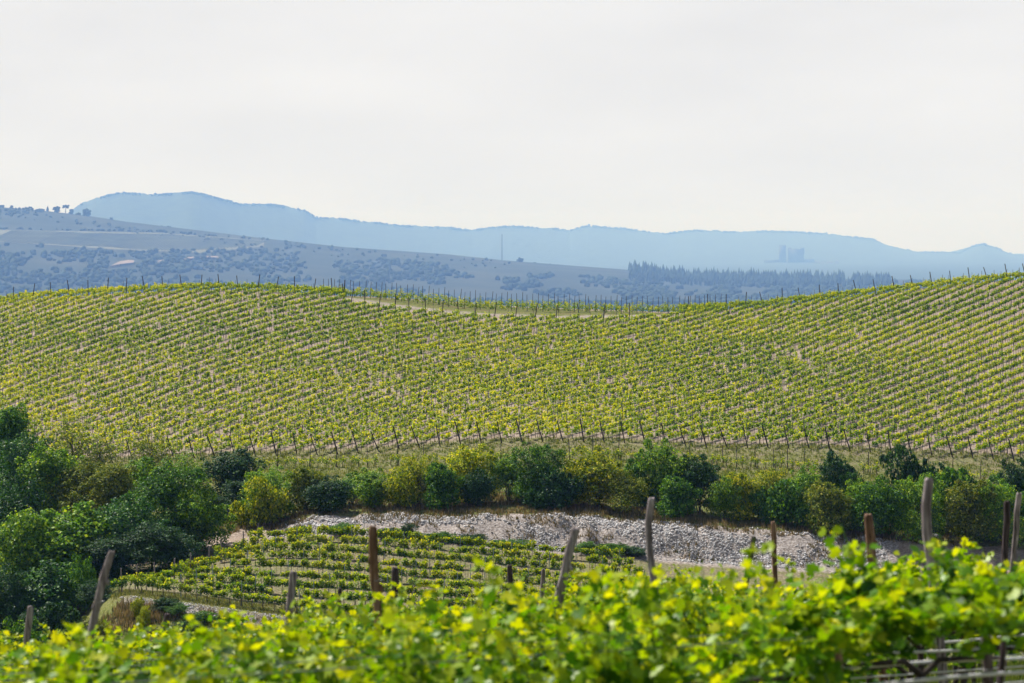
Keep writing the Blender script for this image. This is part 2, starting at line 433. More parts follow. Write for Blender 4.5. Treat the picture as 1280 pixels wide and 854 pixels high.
def ground_mat():
    m, n, out = newmat('ground')
    L = n.links.new
    geo = N(n, "ShaderNodeNewGeometry")
    zone = N(n, "ShaderNodeAttribute"); zone.attribute_name = "zone"
    ph = N(n, "ShaderNodeAttribute"); ph.attribute_name = "phase"
    sz = N(n, "ShaderNodeSeparateColor"); L(zone.outputs["Color"], sz.inputs[0])
    def noise(s, d=6, dist=0):
        x = N(n, "ShaderNodeTexNoise"); x.inputs["Scale"].default_value = s; x.inputs["Detail"].default_value = d; x.inputs["Distortion"].default_value = dist
        L(geo.outputs["Position"], x.inputs["Vector"]); return x
    def mix(a, b, f):
        x = N(n, "ShaderNodeMix"); x.data_type = 'RGBA'
        L(f, x.inputs[0]); L(a, x.inputs[6]); L(b, x.inputs[7]); return x.outputs[2]
    def math_(op, a, b=None, c=None, clamp=False):
        x = N(n, "ShaderNodeMath"); x.operation = op; x.use_clamp = clamp
        for k, v in enumerate((a, b, c)):
            if v is None: continue
            if isinstance(v, (int, float)): x.inputs[k].default_value = v
            else: L(v, x.inputs[k])
        return x.outputs[0]
    nb = noise(.35, 5); nf = noise(5.0, 8); nm = noise(1.1, 5)
    soil = ramp(n, [(.3, (.16, .12, .09)), (.5, (.26, .205, .165)), (.7, (.38, .32, .275))]); L(nf.outputs[0], soil.inputs[0])
    clod = ramp(n, [(.35, (.62, .56, .52)), (.6, (1, 1, 1))]); L(nm.outputs[0], clod.inputs[0])
    sm = N(n, "ShaderNodeMix"); sm.data_type = 'RGBA'; sm.blend_type = 'MULTIPLY'; sm.inputs[0].default_value = .6
    L(soil.outputs[0], sm.inputs[6]); L(clod.outputs[0], sm.inputs[7])
    grass = ramp(n, [(.3, (.045, .06, .012)), (.5, (.11, .125, .028)), (.7, (.20, .19, .07))]); L(nf.outputs[0], grass.inputs[0])
    dry = ramp(n, [(.3, (.07, .06, .025)), (.5, (.15, .12, .055)), (.7, (.25, .20, .12))]); L(nf.outputs[0], dry.inputs[0])
    grav = ramp(n, [(.35, (.15, .125, .11)), (.5, (.26, .225, .205)), (.65, (.38, .345, .325))]); L(nf.outputs[0], grav.inputs[0])
    # strips of grass between the vine rows
    fr = math_('FRACT', math_('ADD', ph.outputs["Fac"], 100.0))
    band = math_('ABSOLUTE', math_('SUBTRACT', fr, .56))
    jit = math_('MULTIPLY', math_('SUBTRACT', nm.outputs[0], .5), .9)
    strip = math_('SUBTRACT', .20, math_('ADD', band, jit))
    patch = math_('MULTIPLY', math_('SUBTRACT', nb.outputs[0], .40), 6.0, clamp=True)
    strip = math_('MULTIPLY', math_('MULTIPLY', strip, 9.0, clamp=True), math_('MULTIPLY', patch, .8))
    strip = math_('MULTIPLY', strip, sz.outputs[0])
    c = mix(sm.outputs[2], grass.outputs[0], strip)
    g1 = math_('ADD', math_('MULTIPLY', sz.outputs[1], 1.7), math_('MULTIPLY', math_('SUBTRACT', nm.outputs[0], .62), 1.6), clamp=True)
    gd = mix(grass.outputs[0], dry.outputs[0], math_('MULTIPLY', math_('SUBTRACT', nb.outputs[0], .48), 4.0, clamp=True))
    c = mix(c, gd, math_('MULTIPLY', g1, 1.0, clamp=True))
    c = mix(c, grav.outputs[0], sz.outputs[2])
    fa = N(n, "ShaderNodeAttribute"); fa.attribute_name = "far"
    fr_ = ramp(n, [(.35, (.02, .035, .02)), (.6, (.05, .07, .035))]); L(nb.outputs[0], fr_.inputs[0])
    c = mix(c, fr_.outputs[0], fa.outputs["Fac"])
    p = N(n, "ShaderNodeBsdfPrincipled"); p.inputs["Roughness"].default_value = .95; p.inputs["Specular IOR Level"].default_value = .1
    L(c, p.inputs["Base Color"])
    b = N(n, "ShaderNodeBump"); b.inputs["Strength"].default_value = .6; b.inputs["Distance"].default_value = .18
    L(nf.outputs[0], b.inputs["Height"]); L(b.outputs[0], p.inputs["Normal"])
    L(p.outputs[0], out.inputs[0])
    return m
gme = gm.mesh("ground", [ground_mat()], smooth=True)
PX = 640 + F * UU
zr = ((YY > YE - 1) & (YY < YC + 20)).astype(float)
zg = np.zeros_like(YY)
zg[(YY < 183)] = 1
zg[(YY >= 219.0) & (YY < 246)] = .85
zg[(YY >= 246) & (YY < YE - 1)] = .6
zg[(YY >= 183) & (YY < 215) & (PX < 150)] = .8
zg[(YY > YC + 25)] = 1
zg[(YY > 188) & (YY < 212) & (PX > 150)] = .48
zg[(YY < 46)] = 1
zg[(YY >= 184) & (YY < 188.5) & (PX > 150)] = .75
zgr = np.zeros_like(YY)
zgr[(YY >= 212) & (YY < 219.2) & (PX > 338) & (PX < 1120)] = 1
zgr[(YY >= 182.6) & (YY < 184.4) & (PX > 150)] = .8
ty = track_y(PX)
on_track = (np.abs(YY - ty) < 2.2) & (PX > 430) & (PX < 800)
zgr[on_track] = .5
near_track = (YY > ty + 1.5) & (YY < YC + 3) & (PX > 430) & (PX < 850)
zg[near_track] = 1
zg[(YY >= YE - 1) & (YY < YE + 2.5)] = .5
colr = np.stack([zr, zg, zgr, np.ones_like(zr)], -1).reshape(-1, 4).astype(np.float32)
ca = gme.color_attributes.new("zone", 'FLOAT_COLOR', 'POINT'); ca.data.foreach_set("color", colr.ravel())
pa = gme.attributes.new("phase", 'FLOAT', 'POINT'); pa.data.foreach_set("value", row_phase(XX, YY).ravel().astype(np.float32))
fa_ = gme.attributes.new('far', 'FLOAT', 'POINT'); fa_.data.foreach_set('value', (YY > YC + 60).astype(np.float32).ravel())
tag(link("ground", gme), "rolling pale soil and rough grass of the valley and vineyard hill", kind='structure')

# ------------------------------------------------------------------ far country
FARHILL = table((-120, 250), (0, 259), (60, 264), (115, 270.6), (160, 277.5), (215, 284), (330, 298), (430, 309), (560, 318), (630, 325.5), (700, 331), (790, 338), (860, 346), (1000, 350), (1120, 352), (1280, 356), (1400, 362))
HY0, HY1 = 7400.0, 10400.0
def farhill_z(px, Y):
    zc = Zs(FARHILL(px), HY1); z0 = -198.0
    t = np.clip((Y - HY0) / (HY1 - HY0), 0, 1.0)
    z = z0 + (zc - z0) * (t ** .9)
    z = z + (fbm(px * .012 + 3, Y * .00125, 21, 3) - .45) * 22 * np.sin(np.pi * t) ** .8
    back = np.clip((Y - HY1) / 3200, 0, 1)
    return z - back * (zc + 225) * (back ** .5)
def farhill_at(px, py):
    Y = np.linspace(HY0 + 20, HY1, 260)
    p = HOR - farhill_z(np.full_like(Y, px), Y) / Y * F
    k = np.where(p <= py)[0]
    y = Y[k[0]] if len(k) else HY1
    return y
px_ = np.linspace(-330, 1620, 300); yh = np.concatenate([np.linspace(HY0, HY1, 60), np.linspace(HY1, HY1 + 3200, 14)[1:]])
P_, Y_ = np.meshgrid(px_, yh); Z_ = farhill_z(P_, Y_); X_ = (P_ - 640) / F * Y_
idx = np.arange(P_.size).reshape(P_.shape)
hm = MB(); hm.add(np.stack([X_, Y_, Z_], -1), np.stack([idx[:-1, :-1], idx[:-1, 1:], idx[1:, 1:], idx[1:, :-1]], -1).reshape(-1, 4))
M['farland'] = noise_mat('far_pasture', [(.35, (.012, .021, .014)), (.5, (.018, .029, .018)), (.65, (.034, .041, .026))], .004, 8, 1, 0, stretch=(1, 1, 5))
M['farforest'] = noise_mat('far_forest', [(.35, (.017, .031, .018)), (.65, (.042, .066, .033))], .01, 8, 1, .8, .05, 6)
tag(link("distant_hill", hm.mesh("distant_hill", [M['farland']], True)), "long hazy hill with fields and woods falling from left to right", kind='structure')

def ridge(name, label, tab, Y0, depth, seed, amp, zfoot=-238.0, px0=-330, px1=1620, jag=1.0):
    px = np.linspace(px0, px1, 1100)
    py = tab(px); YR = np.zeros_like(px) + (Y0(px) if callable(Y0) else Y0)
    k = np.arange(len(px)) * 1.0
    py = py - (fbm(px * .045, px * 0 + 3, seed, 5) - .46) * amp - np.abs(vnoise(px * .33, px * 0, seed + 9) - .3) * 1.6 * jag - (vnoise(px * .8, px * 0, seed + 4)) * .8 * jag
    rows = []
    for j, t in enumerate(np.linspace(0, 1, 26)):
        Y = YR - depth * (1 - t)
        zc = Zs(py, YR)
        prof = t ** 1.8
        sm = Zs(tab(px), YR)
        z = zfoot + (np.where(t > .97, zc, sm - 13) - zfoot) * prof + (fbm(px * .03, np.full_like(px, t * 4), seed + 30, 4) - .45) * 54 * np.sin(np.pi * t)
        rows.append(np.stack([(px - 640) / F * Y, np.zeros_like(px) + Y, z], -1))
    for t in (.3, 1.0):
        Y = YR + depth * .5 * t
        rows.append(np.stack([(px - 640) / F * YR, np.zeros_like(px) + Y, Zs(tab(px), YR) * (1 - t) + zfoot * t - 3], -1))
    V = np.stack(rows); idx = np.arange(V.shape[0] * V.shape[1]).reshape(V.shape[:2])
    b = MB(); b.add(V, np.stack([idx[:-1, :-1], idx[:-1, 1:], idx[1:, 1:], idx[1:, :-1]], -1).reshape(-1, 4))
    return tag(link(name, b.mesh(name, [M['farforest']], True)), label, kind='structure')
MTN = table((-330, 420), (20, 330), (70, 280), (95, 259), (120, 249), (150, 241.5), (190, 244), (215, 243), (240, 241), (262, 246), (300, 256), (345, 257), (380, 264), (395, 273), (430, 275), (500, 283), (560, 286), (590, 289), (620, 285), (640, 283.5), (690, 287), (712, 289), (735, 283), (790, 288), (835, 293), (850, 291), (870, 289), (920, 291.5), (960, 290), (1010, 292), (1040, 294), (1090, 300), (1104, 306), (1125, 311), (1150, 316), (1200, 317), (1215, 309), (1228, 306), (1240, 309), (1262, 318), (1290, 322), (1400, 330), (1620, 340))
ridge("mountain", "long wooded blue mountain range rising highest at the left of the skyline", MTN, lambda p: np.interp(p, [250, 850], [19200, 29600]), 7200, 3, 2.6, jag=1.5)

def blob_trees(name, label, pos, size, mat, seed, aspect=1.0, cone=False, kind='stuff'):
    g = np.random.default_rng(seed); b = MB()
    v0, f0 = ICO1
    for p, s in zip(pos, size):
        if cone:
            k = 6; a = np.linspace(0, 2 * np.pi, k, endpoint=False) + g.uniform(0, 2)
            hh = s * g.uniform(1.6, 3.4)
            base = np.stack([np.cos(a) * s * .55, np.sin(a) * s * .55, np.full(k, -.3 * s)], -1) * g.uniform(.8, 1.2, size=(k, 1))
            mid = base * [.62, .62, 0] + [0, 0, hh * .55]
            v = np.concatenate([base, mid, [[g.uniform(-.1, .1) * s, 0, hh]]]) + p
            f4 = [[i, (i + 1) % k, k + (i + 1) % k, k + i] for i in range(k)]
            b.add(v, f4, 0, 0.3); b.add(v, [[k + i, k + (i + 1) % k, 2 * k] for i in range(k)], 0, .3)
        else:
            v = v0 * g.uniform(.72, 1.25, size=(len(v0), 1)) * [s, s, s * aspect * g.uniform(.7, 1.1)] + p + [0, 0, s * .4]
            b.add(v, f0, 0, .3)
    return tag(link(name, b.mesh(name, [mat])), label, kind=kind)

# woods on the lower part of the distant hill
g = np.random.default_rng(12)
pos, sz = [], []
for _ in range(7000):
    px = g.uniform(-40, 1150); lo = np.interp(px, [0, 150, 330, 420, 560, 800], [306, 315, 312, 318, 332, 352])
    py = g.uniform(lo, 392)
    if fbm(np.array([px * .02]), np.array([py * .09]), 5, 4)[0] < .34 + .14 * (px > 560): continue
    if 138 < px < 172 and 322 < py < 338: continue
    Y = farhill_at(px, py); p = pt(px, 0, Y); p[2] = float(farhill_z(np.array([px]), np.array([Y]))[0])
    pos.append(p); sz.append(g.uniform(6, 13))
blob_trees("far_woodland", "blue hazy woodland covering the lower slope of the distant hill", pos, sz, M['farforest'], 13)
# hedgerows on the upper pasture
pos, sz = [], []
for _ in range(260):
    k = g.integers(0, 4)
    if k == 0: px = g.uniform(-20, 335); py = 286.5 + px * .017 + g.normal() * .3 + max(0, px - 200) * .06
    elif k == 1: px = g.uniform(-20, 60); py = 262 + abs(g.normal()) * 5
    elif k == 2: px = g.uniform(340, 640); py = float(FARHILL(px)) + 2 + abs(g.normal()) * 6
    else: px = g.uniform(20, 330); py = float(FARHILL(px)) + 6 + g.uniform(0, 1) * 8 + g.normal()
    Y = farhill_at(px, py); p = pt(px, 0, Y); p[2] = float(farhill_z(np.array([px]), np.array([Y]))[0])
    pos.append(p); sz.append(g.uniform(4, 9))
blob_trees("hedgerow_shrubs", "dark hedges and scattered shrubs on the upper pasture of the distant hill", pos, sz, M['farforest'], 14)
# far vineyard stripes on their pale field
V_ = []; cols_ = np.arange(-6, 333, 6.0)
for px in cols_:
    top = 288 + px * .018 + max(0, px - 200) * .055; bot = np.interp(px, [0, 60, 150, 250, 330], [303, 307, 313, 317, 309])
    for py in np.linspace(bot, top, 6):
        Y = farhill_at(px, py); V_.append([(px - 640) / F * Y, Y, float(farhill_z(np.array([px]), np.array([Y]))[0]) + 1.4])
ix = np.arange(len(V_)).reshape(len(cols_), 6); fb = MB(); fb.add(V_, np.stack([ix[:-1, :-1], ix[1:, :-1], ix[1:, 1:], ix[:-1, 1:]], -1).reshape(-1, 4))
M['farfield'] = noise_mat('far_field_soil', [(.3, (.085, .09, .06)), (.7, (.14, .14, .10))], .01, 5, 1, 0)
tag(link("far_field", fb.mesh("far_field", [M['farfield']], True)), "pale striped vineyard field on the distant hill", kind='structure')
b = MB()
for px in np.arange(2, 328, 3.9):
    top = 288.5 + px * .018 + max(0, px - 200) * .055; bot = np.interp(px, [0, 60, 150, 250, 330], [302, 306, 312, 316, 308])
    ys = np.linspace(farhill_at(px, bot), farhill_at(px, top), 7); x_ = (px - 640) / F * ys[3]
    zz = farhill_z(640 + F * x_ / ys, ys)
    w = 2.8
    v = []
    for y, z in zip(ys, zz): v += [[x_ - w, y, z - .3], [x_ - w * .5, y, z + 3.6], [x_ + w * .5, y, z + 3.6], [x_ + w, y, z - .3]]
    f = []
    for i in range(6):
        for k in range(3): f.append([i * 4 + k, i * 4 + k + 1, i * 4 + k + 5, i * 4 + k + 4])
    f += [[0, 1, 2, 3]]
    b.add(v, f, 0)
tag(link("distant_vine_rows", b.mesh("distant_vine_rows", [M['farforest']])), "striped vine rows running down the field on the distant hill", kind='stuff')
# bare earth patches
M['bare'] = noise_mat('bare_earth', [(.3, (.17, .13, .11)), (.7, (.26, .21, .18))], .05, 4, 1, 0)
for lab, outl in (("pink bare earth patch in the woods of the distant hill", [(138, 335), (150, 333), (167, 331), (168, 328), (160, 327.5), (150, 329)]),
                  ("thin pale earth strip beside the striped far field", [(196, 329), (199, 330), (206, 328), (212, 326.5), (204, 327)]),
                  ("long pale earth bank under the striped far field", [(228, 327), (240, 325), (258, 324), (274, 324.5), (272, 322.5), (250, 322.3), (234, 324)])):
    v = []
    for px, py in outl:
        Y = farhill_at(px, py); p = pt(px, 0, Y); p[2] = float(farhill_z(np.array([px]), np.array([Y]))[0]) + 7; v.append(p)
    c = np.mean(v, 0); v = [c] + v; k = len(outl)
    vv = np.array(v); lo = vv.copy(); lo[:, 2] -= 8
    bb = MB(); bb.add(vv, [[0, i + 1, (i + 1) % k + 1] for i in range(k)])
    bb.add(np.concatenate([vv, lo]), [[i + 1, i + 2 + len(v) - (0 if i < k - 1 else k), 0 + i + 1 + len(v), i + 1] for i in range(0)] or [[1, 2, 2 + len(v), 1 + len(v)]])
    tag(link("bare_earth", bb.mesh("bare_earth", [M['bare']])), lab, kind='structure')
    
def far_tree(name, label, px, base, top, width, Y, kindt='round', group=None, cat='tree'):
    """a distant tree: trunk and a crown of clumps"""
    g = np.random.default_rng(int(px * 7) % 9973)
    p = pt(px, base, Y); s = Y / F; H = (base - top) * s; W = width * s
    e = empty(name, p)
    tag(e, label, cat, group)
    tb = MB(); tube(tb, [(0, 0, -.8 * s), (0, 0, H * .35), (W * .04, 0, H * .75)], [.10 * H * .5, .07 * H * .5, .02 * H], 6)
    link("trunk", tb.mesh("trunk", [M['bark']]), e)
    cb = MB()
    n = 26
    for i in range(n):
        if kindt == 'cypress': c = np.array([0, 0, H * (.1 + .85 * i / n)]); r = W * .5 * (1 - (i / n) ** 2) * g.uniform(.7, 1.1) + .05 * W
        elif kindt == 'umbrella':
            a = g.uniform(0, 6.3); rr = g.uniform(0, .42) * W; c = np.array([math.cos(a) * rr, math.sin(a) * rr, H * g.uniform(.62, .88)]); r = W * g.uniform(.1, .17)
        else:
            a = g.uniform(0, 6.3); rr = g.uniform(0, .38) * W; c = np.array([math.cos(a) * rr, math.sin(a) * rr, H * g.uniform(.22, .84) ** 1.0]); r = min(W, H) * g.uniform(.13, .24) * (1.1 - .5 * rr / W)
        v, f = ICO1
        cb.add(v * g.uniform(.75, 1.25, size=(len(v), 1)) * r + c, f, 0, .3)
    link("crown", cb.mesh("crown", [M['farforest']]), e)

for a in [("round dark tree at the far left end of the hill crest", 2, 260, 256, 9, 'round'), ("small round tree beside the far left end tree on crest", 14, 261, 256.8, 9, 'round'),
          ("long low thicket tree on the crest left of the cypress", 36, 263.5, 258.5, 15, 'round'), ("flat low tree just left of the lone cypress on crest", 50, 264, 260.5, 10, 'round'),
          ("thin lone cypress standing upright on the distant crest", 59.5, 264.5, 257, 3.2, 'cypress'), ("broad dark tree just right of the lone cypress on crest", 71, 266, 258, 12, 'round'),
          ("umbrella shaped pine leaning on the distant hill crest", 82, 267, 255.5, 9, 'umbrella'), ("small crest tree between the umbrella pine and large dark tree", 89.5, 268, 261, 7, 'round'),
          ("low shrub against the large dark crest tree", 98, 269.5, 265.5, 8, 'round'), ("largest dark dome shaped tree on the distant crest", 108.5, 271, 261, 15, 'round'),
          ("lone small round tree on the slope right of the large dome tree", 139, 275.5, 271.5, 6, 'round'), ("small pair tree half way down the distant crest", 202, 284, 281.5, 6, 'round'),
          ("small dark bush tree half way down the distant crest", 211, 285, 282, 8, 'round'), ("round tree cluster where the striped field ends", 328, 300, 296.5, 12, 'round'),
          ("boxy tree right of the tall thin mast on the crest", 650, 329, 321.5, 11, 'round'), ("small tree right of the boxy tree beyond the mast", 668, 331, 327.5, 5, 'round'),
          ("tiny tree farthest right before the conifer belt", 687, 332, 329.5, 4, 'round')]:
    far_tree("distant_tree", a[0], a[1], a[2] + .6, a[3], a[4], HY1 - 12, a[5])
# mast
p = pt(627.5, 326, HY1 - 10); e = empty("radio_mast", p); tag(e, "tall thin grey mast standing alone on the distant hill crest", "mast")
b = MB(); H = 33 * HY1 / F
for dx, dy in ((-.9, -.9), (.9, -.9), (0, .9)): tube(b, [(dx, dy, -1), (dx * .7, dy * .7, H)], [.8, .7], 5)
link("lattice_tower", b.mesh("lattice_tower", [M['stake']]), e)
b = MB()
for z in np.arange(1, H, 3.0): tube(b, [(-.9, -.9, z), (.9, -.9, z + 1.5), (0, .9, z + 3)], .2, 3, cap=False)
link("bracing", b.mesh("bracing", [M['stake']]), e)
b = MB(); tube(b, [(0, 0, H - .2), (0, 0, H + 1.2)], [.5, .3], 6); link("antenna", b.mesh("antenna", [M['stake']]), e)
# conifer belt
pos, sz = [], []
for _ in range(1500):
    px = g.uniform(787, 1112)
    d = g.uniform(0, 1) ** 1.5
    if 1056 < px < 1066 and d < .5: continue
    Y = HY1 - 60 - d * 1100
    z = float(farhill_z(np.array([px]), np.array([Y]))[0])
    pos.append(np.array([(px - 640) / F * Y, Y, z])); sz.append(g.uniform(8, 14.5) * (1.2 if d < .2 else .9))
blob_trees("conifer_belt", "dark blue belt of conifers along the distant ridge top", pos, sz, M['farforest'], 16, cone=True)
g = np.random.default_rng(18); pos, sz = [], []
for _ in range(1500):
    px = g.uniform(100, 1290); Yr = float(np.interp(px, [250, 850], [19200, 29600])) - 90
    if fbm(np.array([px * .05]), np.array([2.0]), 6, 3)[0] < .36: continue
    p = pt(px, float(MTN(px)) - .1 + g.uniform(-.4, .9), Yr); pos.append(p); sz.append(g.uniform(.9, 2.0) * Yr / F)
blob_trees("crest_forest", "uneven forest canopy along the crest of the blue mountain range", pos, sz, M['farforest'], 19, aspect=1.0)
# castle ruin on its mound
M['castle'] = noise_mat('castle_stone', [(.3, (.07, .065, .06)), (.7, (.12, .11, .10))], .05, 5, 1, 0)
CY = 23600.0
CHILL = table((-330, 420), (890, 348), (925, 341), (945, 333), (965, 328.5), (1010, 327), (1040, 331), (1070, 336), (1100, 344), (1620, 420))
ridge("castle_mound", "low misty mound carrying the ruined castle", CHILL, CY, 2400, 15, .8, px0=860, px1=1120, jag=.3)
s = CY / F
e = empty("castle_ruin", pt(990, 329, CY)); tag(e, "ruined castle with two square towers faint in the mist", "castle")
def cbox(name, x0, x1, z0, z1, d=14, cren=False):
    b = MB(); box(b, (x0 - 990) * s, (x1 - 990) * s, -d, d, (329 - z1) * s, (329 - z0) * s)
    if cren:
        w = (x1 - x0) * s; n = 5
        for i in range(n):
            if i % 2 == 0: box(b, (x0 - 990) * s + w * i / n, (x0 - 990) * s + w * (i + 1) / n, -d + .01, -d + 3, (329 - z0) * s - .02, (329 - z0) * s + 5.0)
    return link(name, b.mesh(name, [M['castle']]), e)
cbox("tower", 974, 982.5, 307, 332, 11, True); cbox("keep", 985, 1004.5, 311.5, 332, 16, True)
cbox("turret", 1000.5, 1005.5, 309.5, 318, 5); cbox("turret", 985.5, 989.5, 309.8, 318, 5)
cbox("curtain_wall", 955, 974.2, 325, 333, 4); cbox("curtain_wall", 1004.3, 1018, 324, 333, 4)
for k, (a0, a1, h0) in enumerate([(1017, 1024, 326.5), (1026, 1031, 328), (1033, 1041, 327), (1044, 1048, 325), (1050, 1060, 329), (1062, 1069, 330)]):
    hx = empty("village_house", pt((a0 + a1) / 2, 334, CY)); tag(hx, ["house closest to the castle in the misty village row", "narrow second house from the castle in the misty row", "wide third house from the castle in the misty row", "tall thin church tower house in the misty village row", "broad low fifth house from the castle in the mist", "last lowest house farthest from the castle in the mist"][k], "house", "village houses below the castle")
    w = (a1 - a0) * s / 2; hh = (334 - h0) * s
    b = MB(); box(b, -w, w, -9, 9, -12, hh * .75); link("wall", b.mesh("wall", [M['castle']]), hx)
    b = MB(); b.add([[-w, -9.3, hh * .74], [w, -9.3, hh * .74], [w, 9.3, hh * .74], [-w, 9.3, hh * .74], [-w, 0, hh], [w, 0, hh]], [[0, 1, 5, 4], [2, 3, 4, 5]]); link("roof", b.mesh("roof", [M['castle']]), hx)
# ------------------------------------------------------------------ the hillside vineyard
def vine_rows_mesh(P, dirx, diry, g, nleaf, size, hlo=.62, hhi=1.42, half=.55, thick=.24, bush=1.0, lat=1.0):
    """leaf mass for vines at P (n,3) with row direction; returns centres, normals, sizes, tints"""
    n = len(P)
    k = np.repeat(np.arange(n), nleaf)
    vig = np.repeat(g.uniform(.55, 1.15, n) * bush, nleaf)       # vigour of each plant
    cl = g.integers(0, 5, len(k))                                 # shoots
    so = g.uniform(-1, 1, (n, 5)); sh = g.uniform(.55, 1.1, (n, 5)); st = g.uniform(-.35, .35, (n, 5))
    t = g.uniform(0, 1, len(k)) ** .8
    a = so[k, cl] * half * .85 + g.normal(0, .12, len(k))
    b = st[k, cl] * t * .6 * lat + g.normal(0, thick * .55, len(k))
    h = hlo + (hhi - hlo) * t * sh[k, cl] * vig + g.normal(0, .05, len(k))
    dx, dy = dirx[k], diry[k]
    c = np.stack([P[k, 0] + dx * a - dy * b, P[k, 1] + dy * a + dx * b, P[k, 2] + h], -1)
    nr = g.normal(size=(len(k), 3)) + np.array([0, -.1, .75])
    tint = np.clip(.22 + .5 * t + g.normal(0, .24, len(k)) + np.repeat(g.normal(0, .10, n), nleaf), 0, 1)  # leaves coloured darker low and brighter at the tips to heighten sun contrast
    s = size * g.uniform(.65, 1.25, len(k))
    return c, nr, s, tint

g = np.random.default_rng(31)
VP, VD, POSTS, ENDS, TOPENDS = [], [], [], [], []
for k in range(-62, 34):
    X0 = (k + .5) * ROWW; T = TA + TB * X0
    L = math.hypot(T, 1)
    step = .90 / L
    ys = np.arange(YE + .3 + g.uniform(0, 1) * step, YC + 12, step)
    ys = ys + g.normal(0, .08, len(ys))
    xs = X0 + T * (ys - YE)
    u = xs / ys; pxs = 640 + F * u
    ok = (np.abs(u) < .245)
    ok &= ~((ys > track_y(pxs) - 10) & (pxs > 432) & (pxs < 850))
    gap = fbm(xs * .06 + 20, ys * .06, 77, 3)
    ok &= g.uniform(size=len(xs)) > .03 + .10 * (gap < .30)
    for x, y in zip(xs[ok], ys[ok]): VP.append((x, y)); VD.append((T / L, 1 / L))
    yp = np.arange(YE, YC + 12, ROWW / T if T > .2 else 8); yp[1:] += g.uniform(-1.2, 1.2) + g.normal(0, .25, len(yp) - 1)
    for j, y in enumerate(yp):
        x = X0 + T * (y - YE)
        if abs(x / y) > .245: continue
        pxx = 640 + F * x / y
        if j == 0: ENDS.append((x, y)); continue
        if (y > track_y(pxx) - 9.5) and 432 < pxx < 850: continue
        POSTS.append((x, y))
    # top end post of the row
    yt = YC - 1 if True else 0
    for yt in np.arange(YC + 3, YE, -1.0):
        x = X0 + T * (yt - YE); pxx = 640 + F * x / yt
        if yt < track_y(pxx) - 9.5 or not (432 < pxx < 850): break
    if abs(x / yt) < .235: TOPENDS.append((x, yt, T))
VP = np.array(VP); VD = np.array(VD)
VPz = np.column_stack([VP, ground_z(VP[:, 0], VP[:, 1])])
print("hill vines", len(VP), "posts", len(POSTS), "ends", len(ENDS), "topends", len(TOPENDS))
mb = MB()
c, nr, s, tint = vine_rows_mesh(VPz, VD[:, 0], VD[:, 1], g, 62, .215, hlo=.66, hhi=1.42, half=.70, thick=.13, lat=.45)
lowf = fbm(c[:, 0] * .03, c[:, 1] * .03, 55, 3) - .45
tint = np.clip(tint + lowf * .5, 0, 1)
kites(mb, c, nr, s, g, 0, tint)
# trunks of the hill vines (three sided) in one go
n = len(VPz)
ang = np.array([0, 2.1, 4.2]); tv = []
for r, zz in ((.035, -.05), (.028, .85)):
    tv.append(np.stack([VPz[:, None, 0] + np.cos(ang) * r, VPz[:, None, 1] + np.sin(ang) * r, np.repeat(VPz[:, 2:3] + zz, 3, 1)], -1))
tv = np.concatenate(tv, 1).reshape(-1, 3)
tf = np.array([[0, 1, 4, 3], [1, 2, 5, 4], [2, 0, 3, 5]])
mb.add(tv, (tf[None] + (np.arange(n) * 6)[:, None, None]).reshape(-1, 4), 1, .3)
me = mb.mesh("hillside_vines", [M['vine_far'], M['bark']])
tag(link("hillside_vines", me), "thousands of young green vines in slanting rows covering the big hillside", kind='stuff')
# dense lateral rows behind the pale track
g = np.random.default_rng(33)
LP, LDr, LPOST = [], [], []
for j, dy in enumerate((0, 2.6, 5.2)):
    for px in np.arange(400, 905, 8.2):
        Y = float(np.interp(px, [400, 500, 600, 700, 800, 900], [403, 398, 394, 396, 400, 404])) + dy
        px2 = px + g.normal() * .6
        LP.append(((px2 - 640) / F * Y, Y)); LDr.append((1, 0))
    for px in np.arange(404 + j * 7, 905, 19.6):
        Y = float(np.interp(px, [400, 500, 600, 700, 800, 900], [403, 398, 394, 396, 400, 404])) + dy
        LPOST.append(((px - 640) / F * Y, Y))
LP = np.array(LP); LDr = np.array(LDr, float); LPz = np.column_stack([LP, ground_z(LP[:, 0], LP[:, 1])])
mb = MB(); c, nr, s, tint = vine_rows_mesh(LPz, LDr[:, 0], LDr[:, 1], g, 90, .2, .2, 1.5, .62, .3, 1.1)
kites(mb, c, nr, s, g, 0, np.clip(tint * 1.0, 0, 1))
tag(link("crest_vines", mb.mesh("crest_vines", [M['vine_far']])), "dense vine hedge rows behind the pale track along the hill crest", kind='stuff')
# intermediate posts on the hillside
def posts_mesh(pts, g, h0, h1, r, lean=.05):
    b = MB()
    pts = np.asarray(pts); z = ground_z(pts[:, 0], pts[:, 1])
    for (x, y), zz in zip(pts, z):
        h = g.uniform(h0, h1); lx, ly = g.normal(0, lean * h, 2)
        rr = r * g.uniform(.8, 1.25)
        v = []
        for q, rad in ((0, rr), (1, rr * .85)):
            for a in (0, 1.57, 3.14, 4.71): v.append([x + lx * q + math.cos(a) * rad, y + ly * q + math.sin(a) * rad, zz - .2 + (h + .2) * q])
        b.add(v, [[0, 1, 5, 4], [1, 2, 6, 5], [2, 3, 7, 6], [3, 0, 4, 7], [4, 5, 6, 7]], 0, .4)
    return b
g = np.random.default_rng(34)
tag(link("hillside_stakes", posts_mesh(POSTS, g, 1.7, 2.15, .030, .05).mesh("hillside_stakes", [M['stake']])), "hundreds of thin dark vine stakes standing across the hillside rows", kind='stuff')

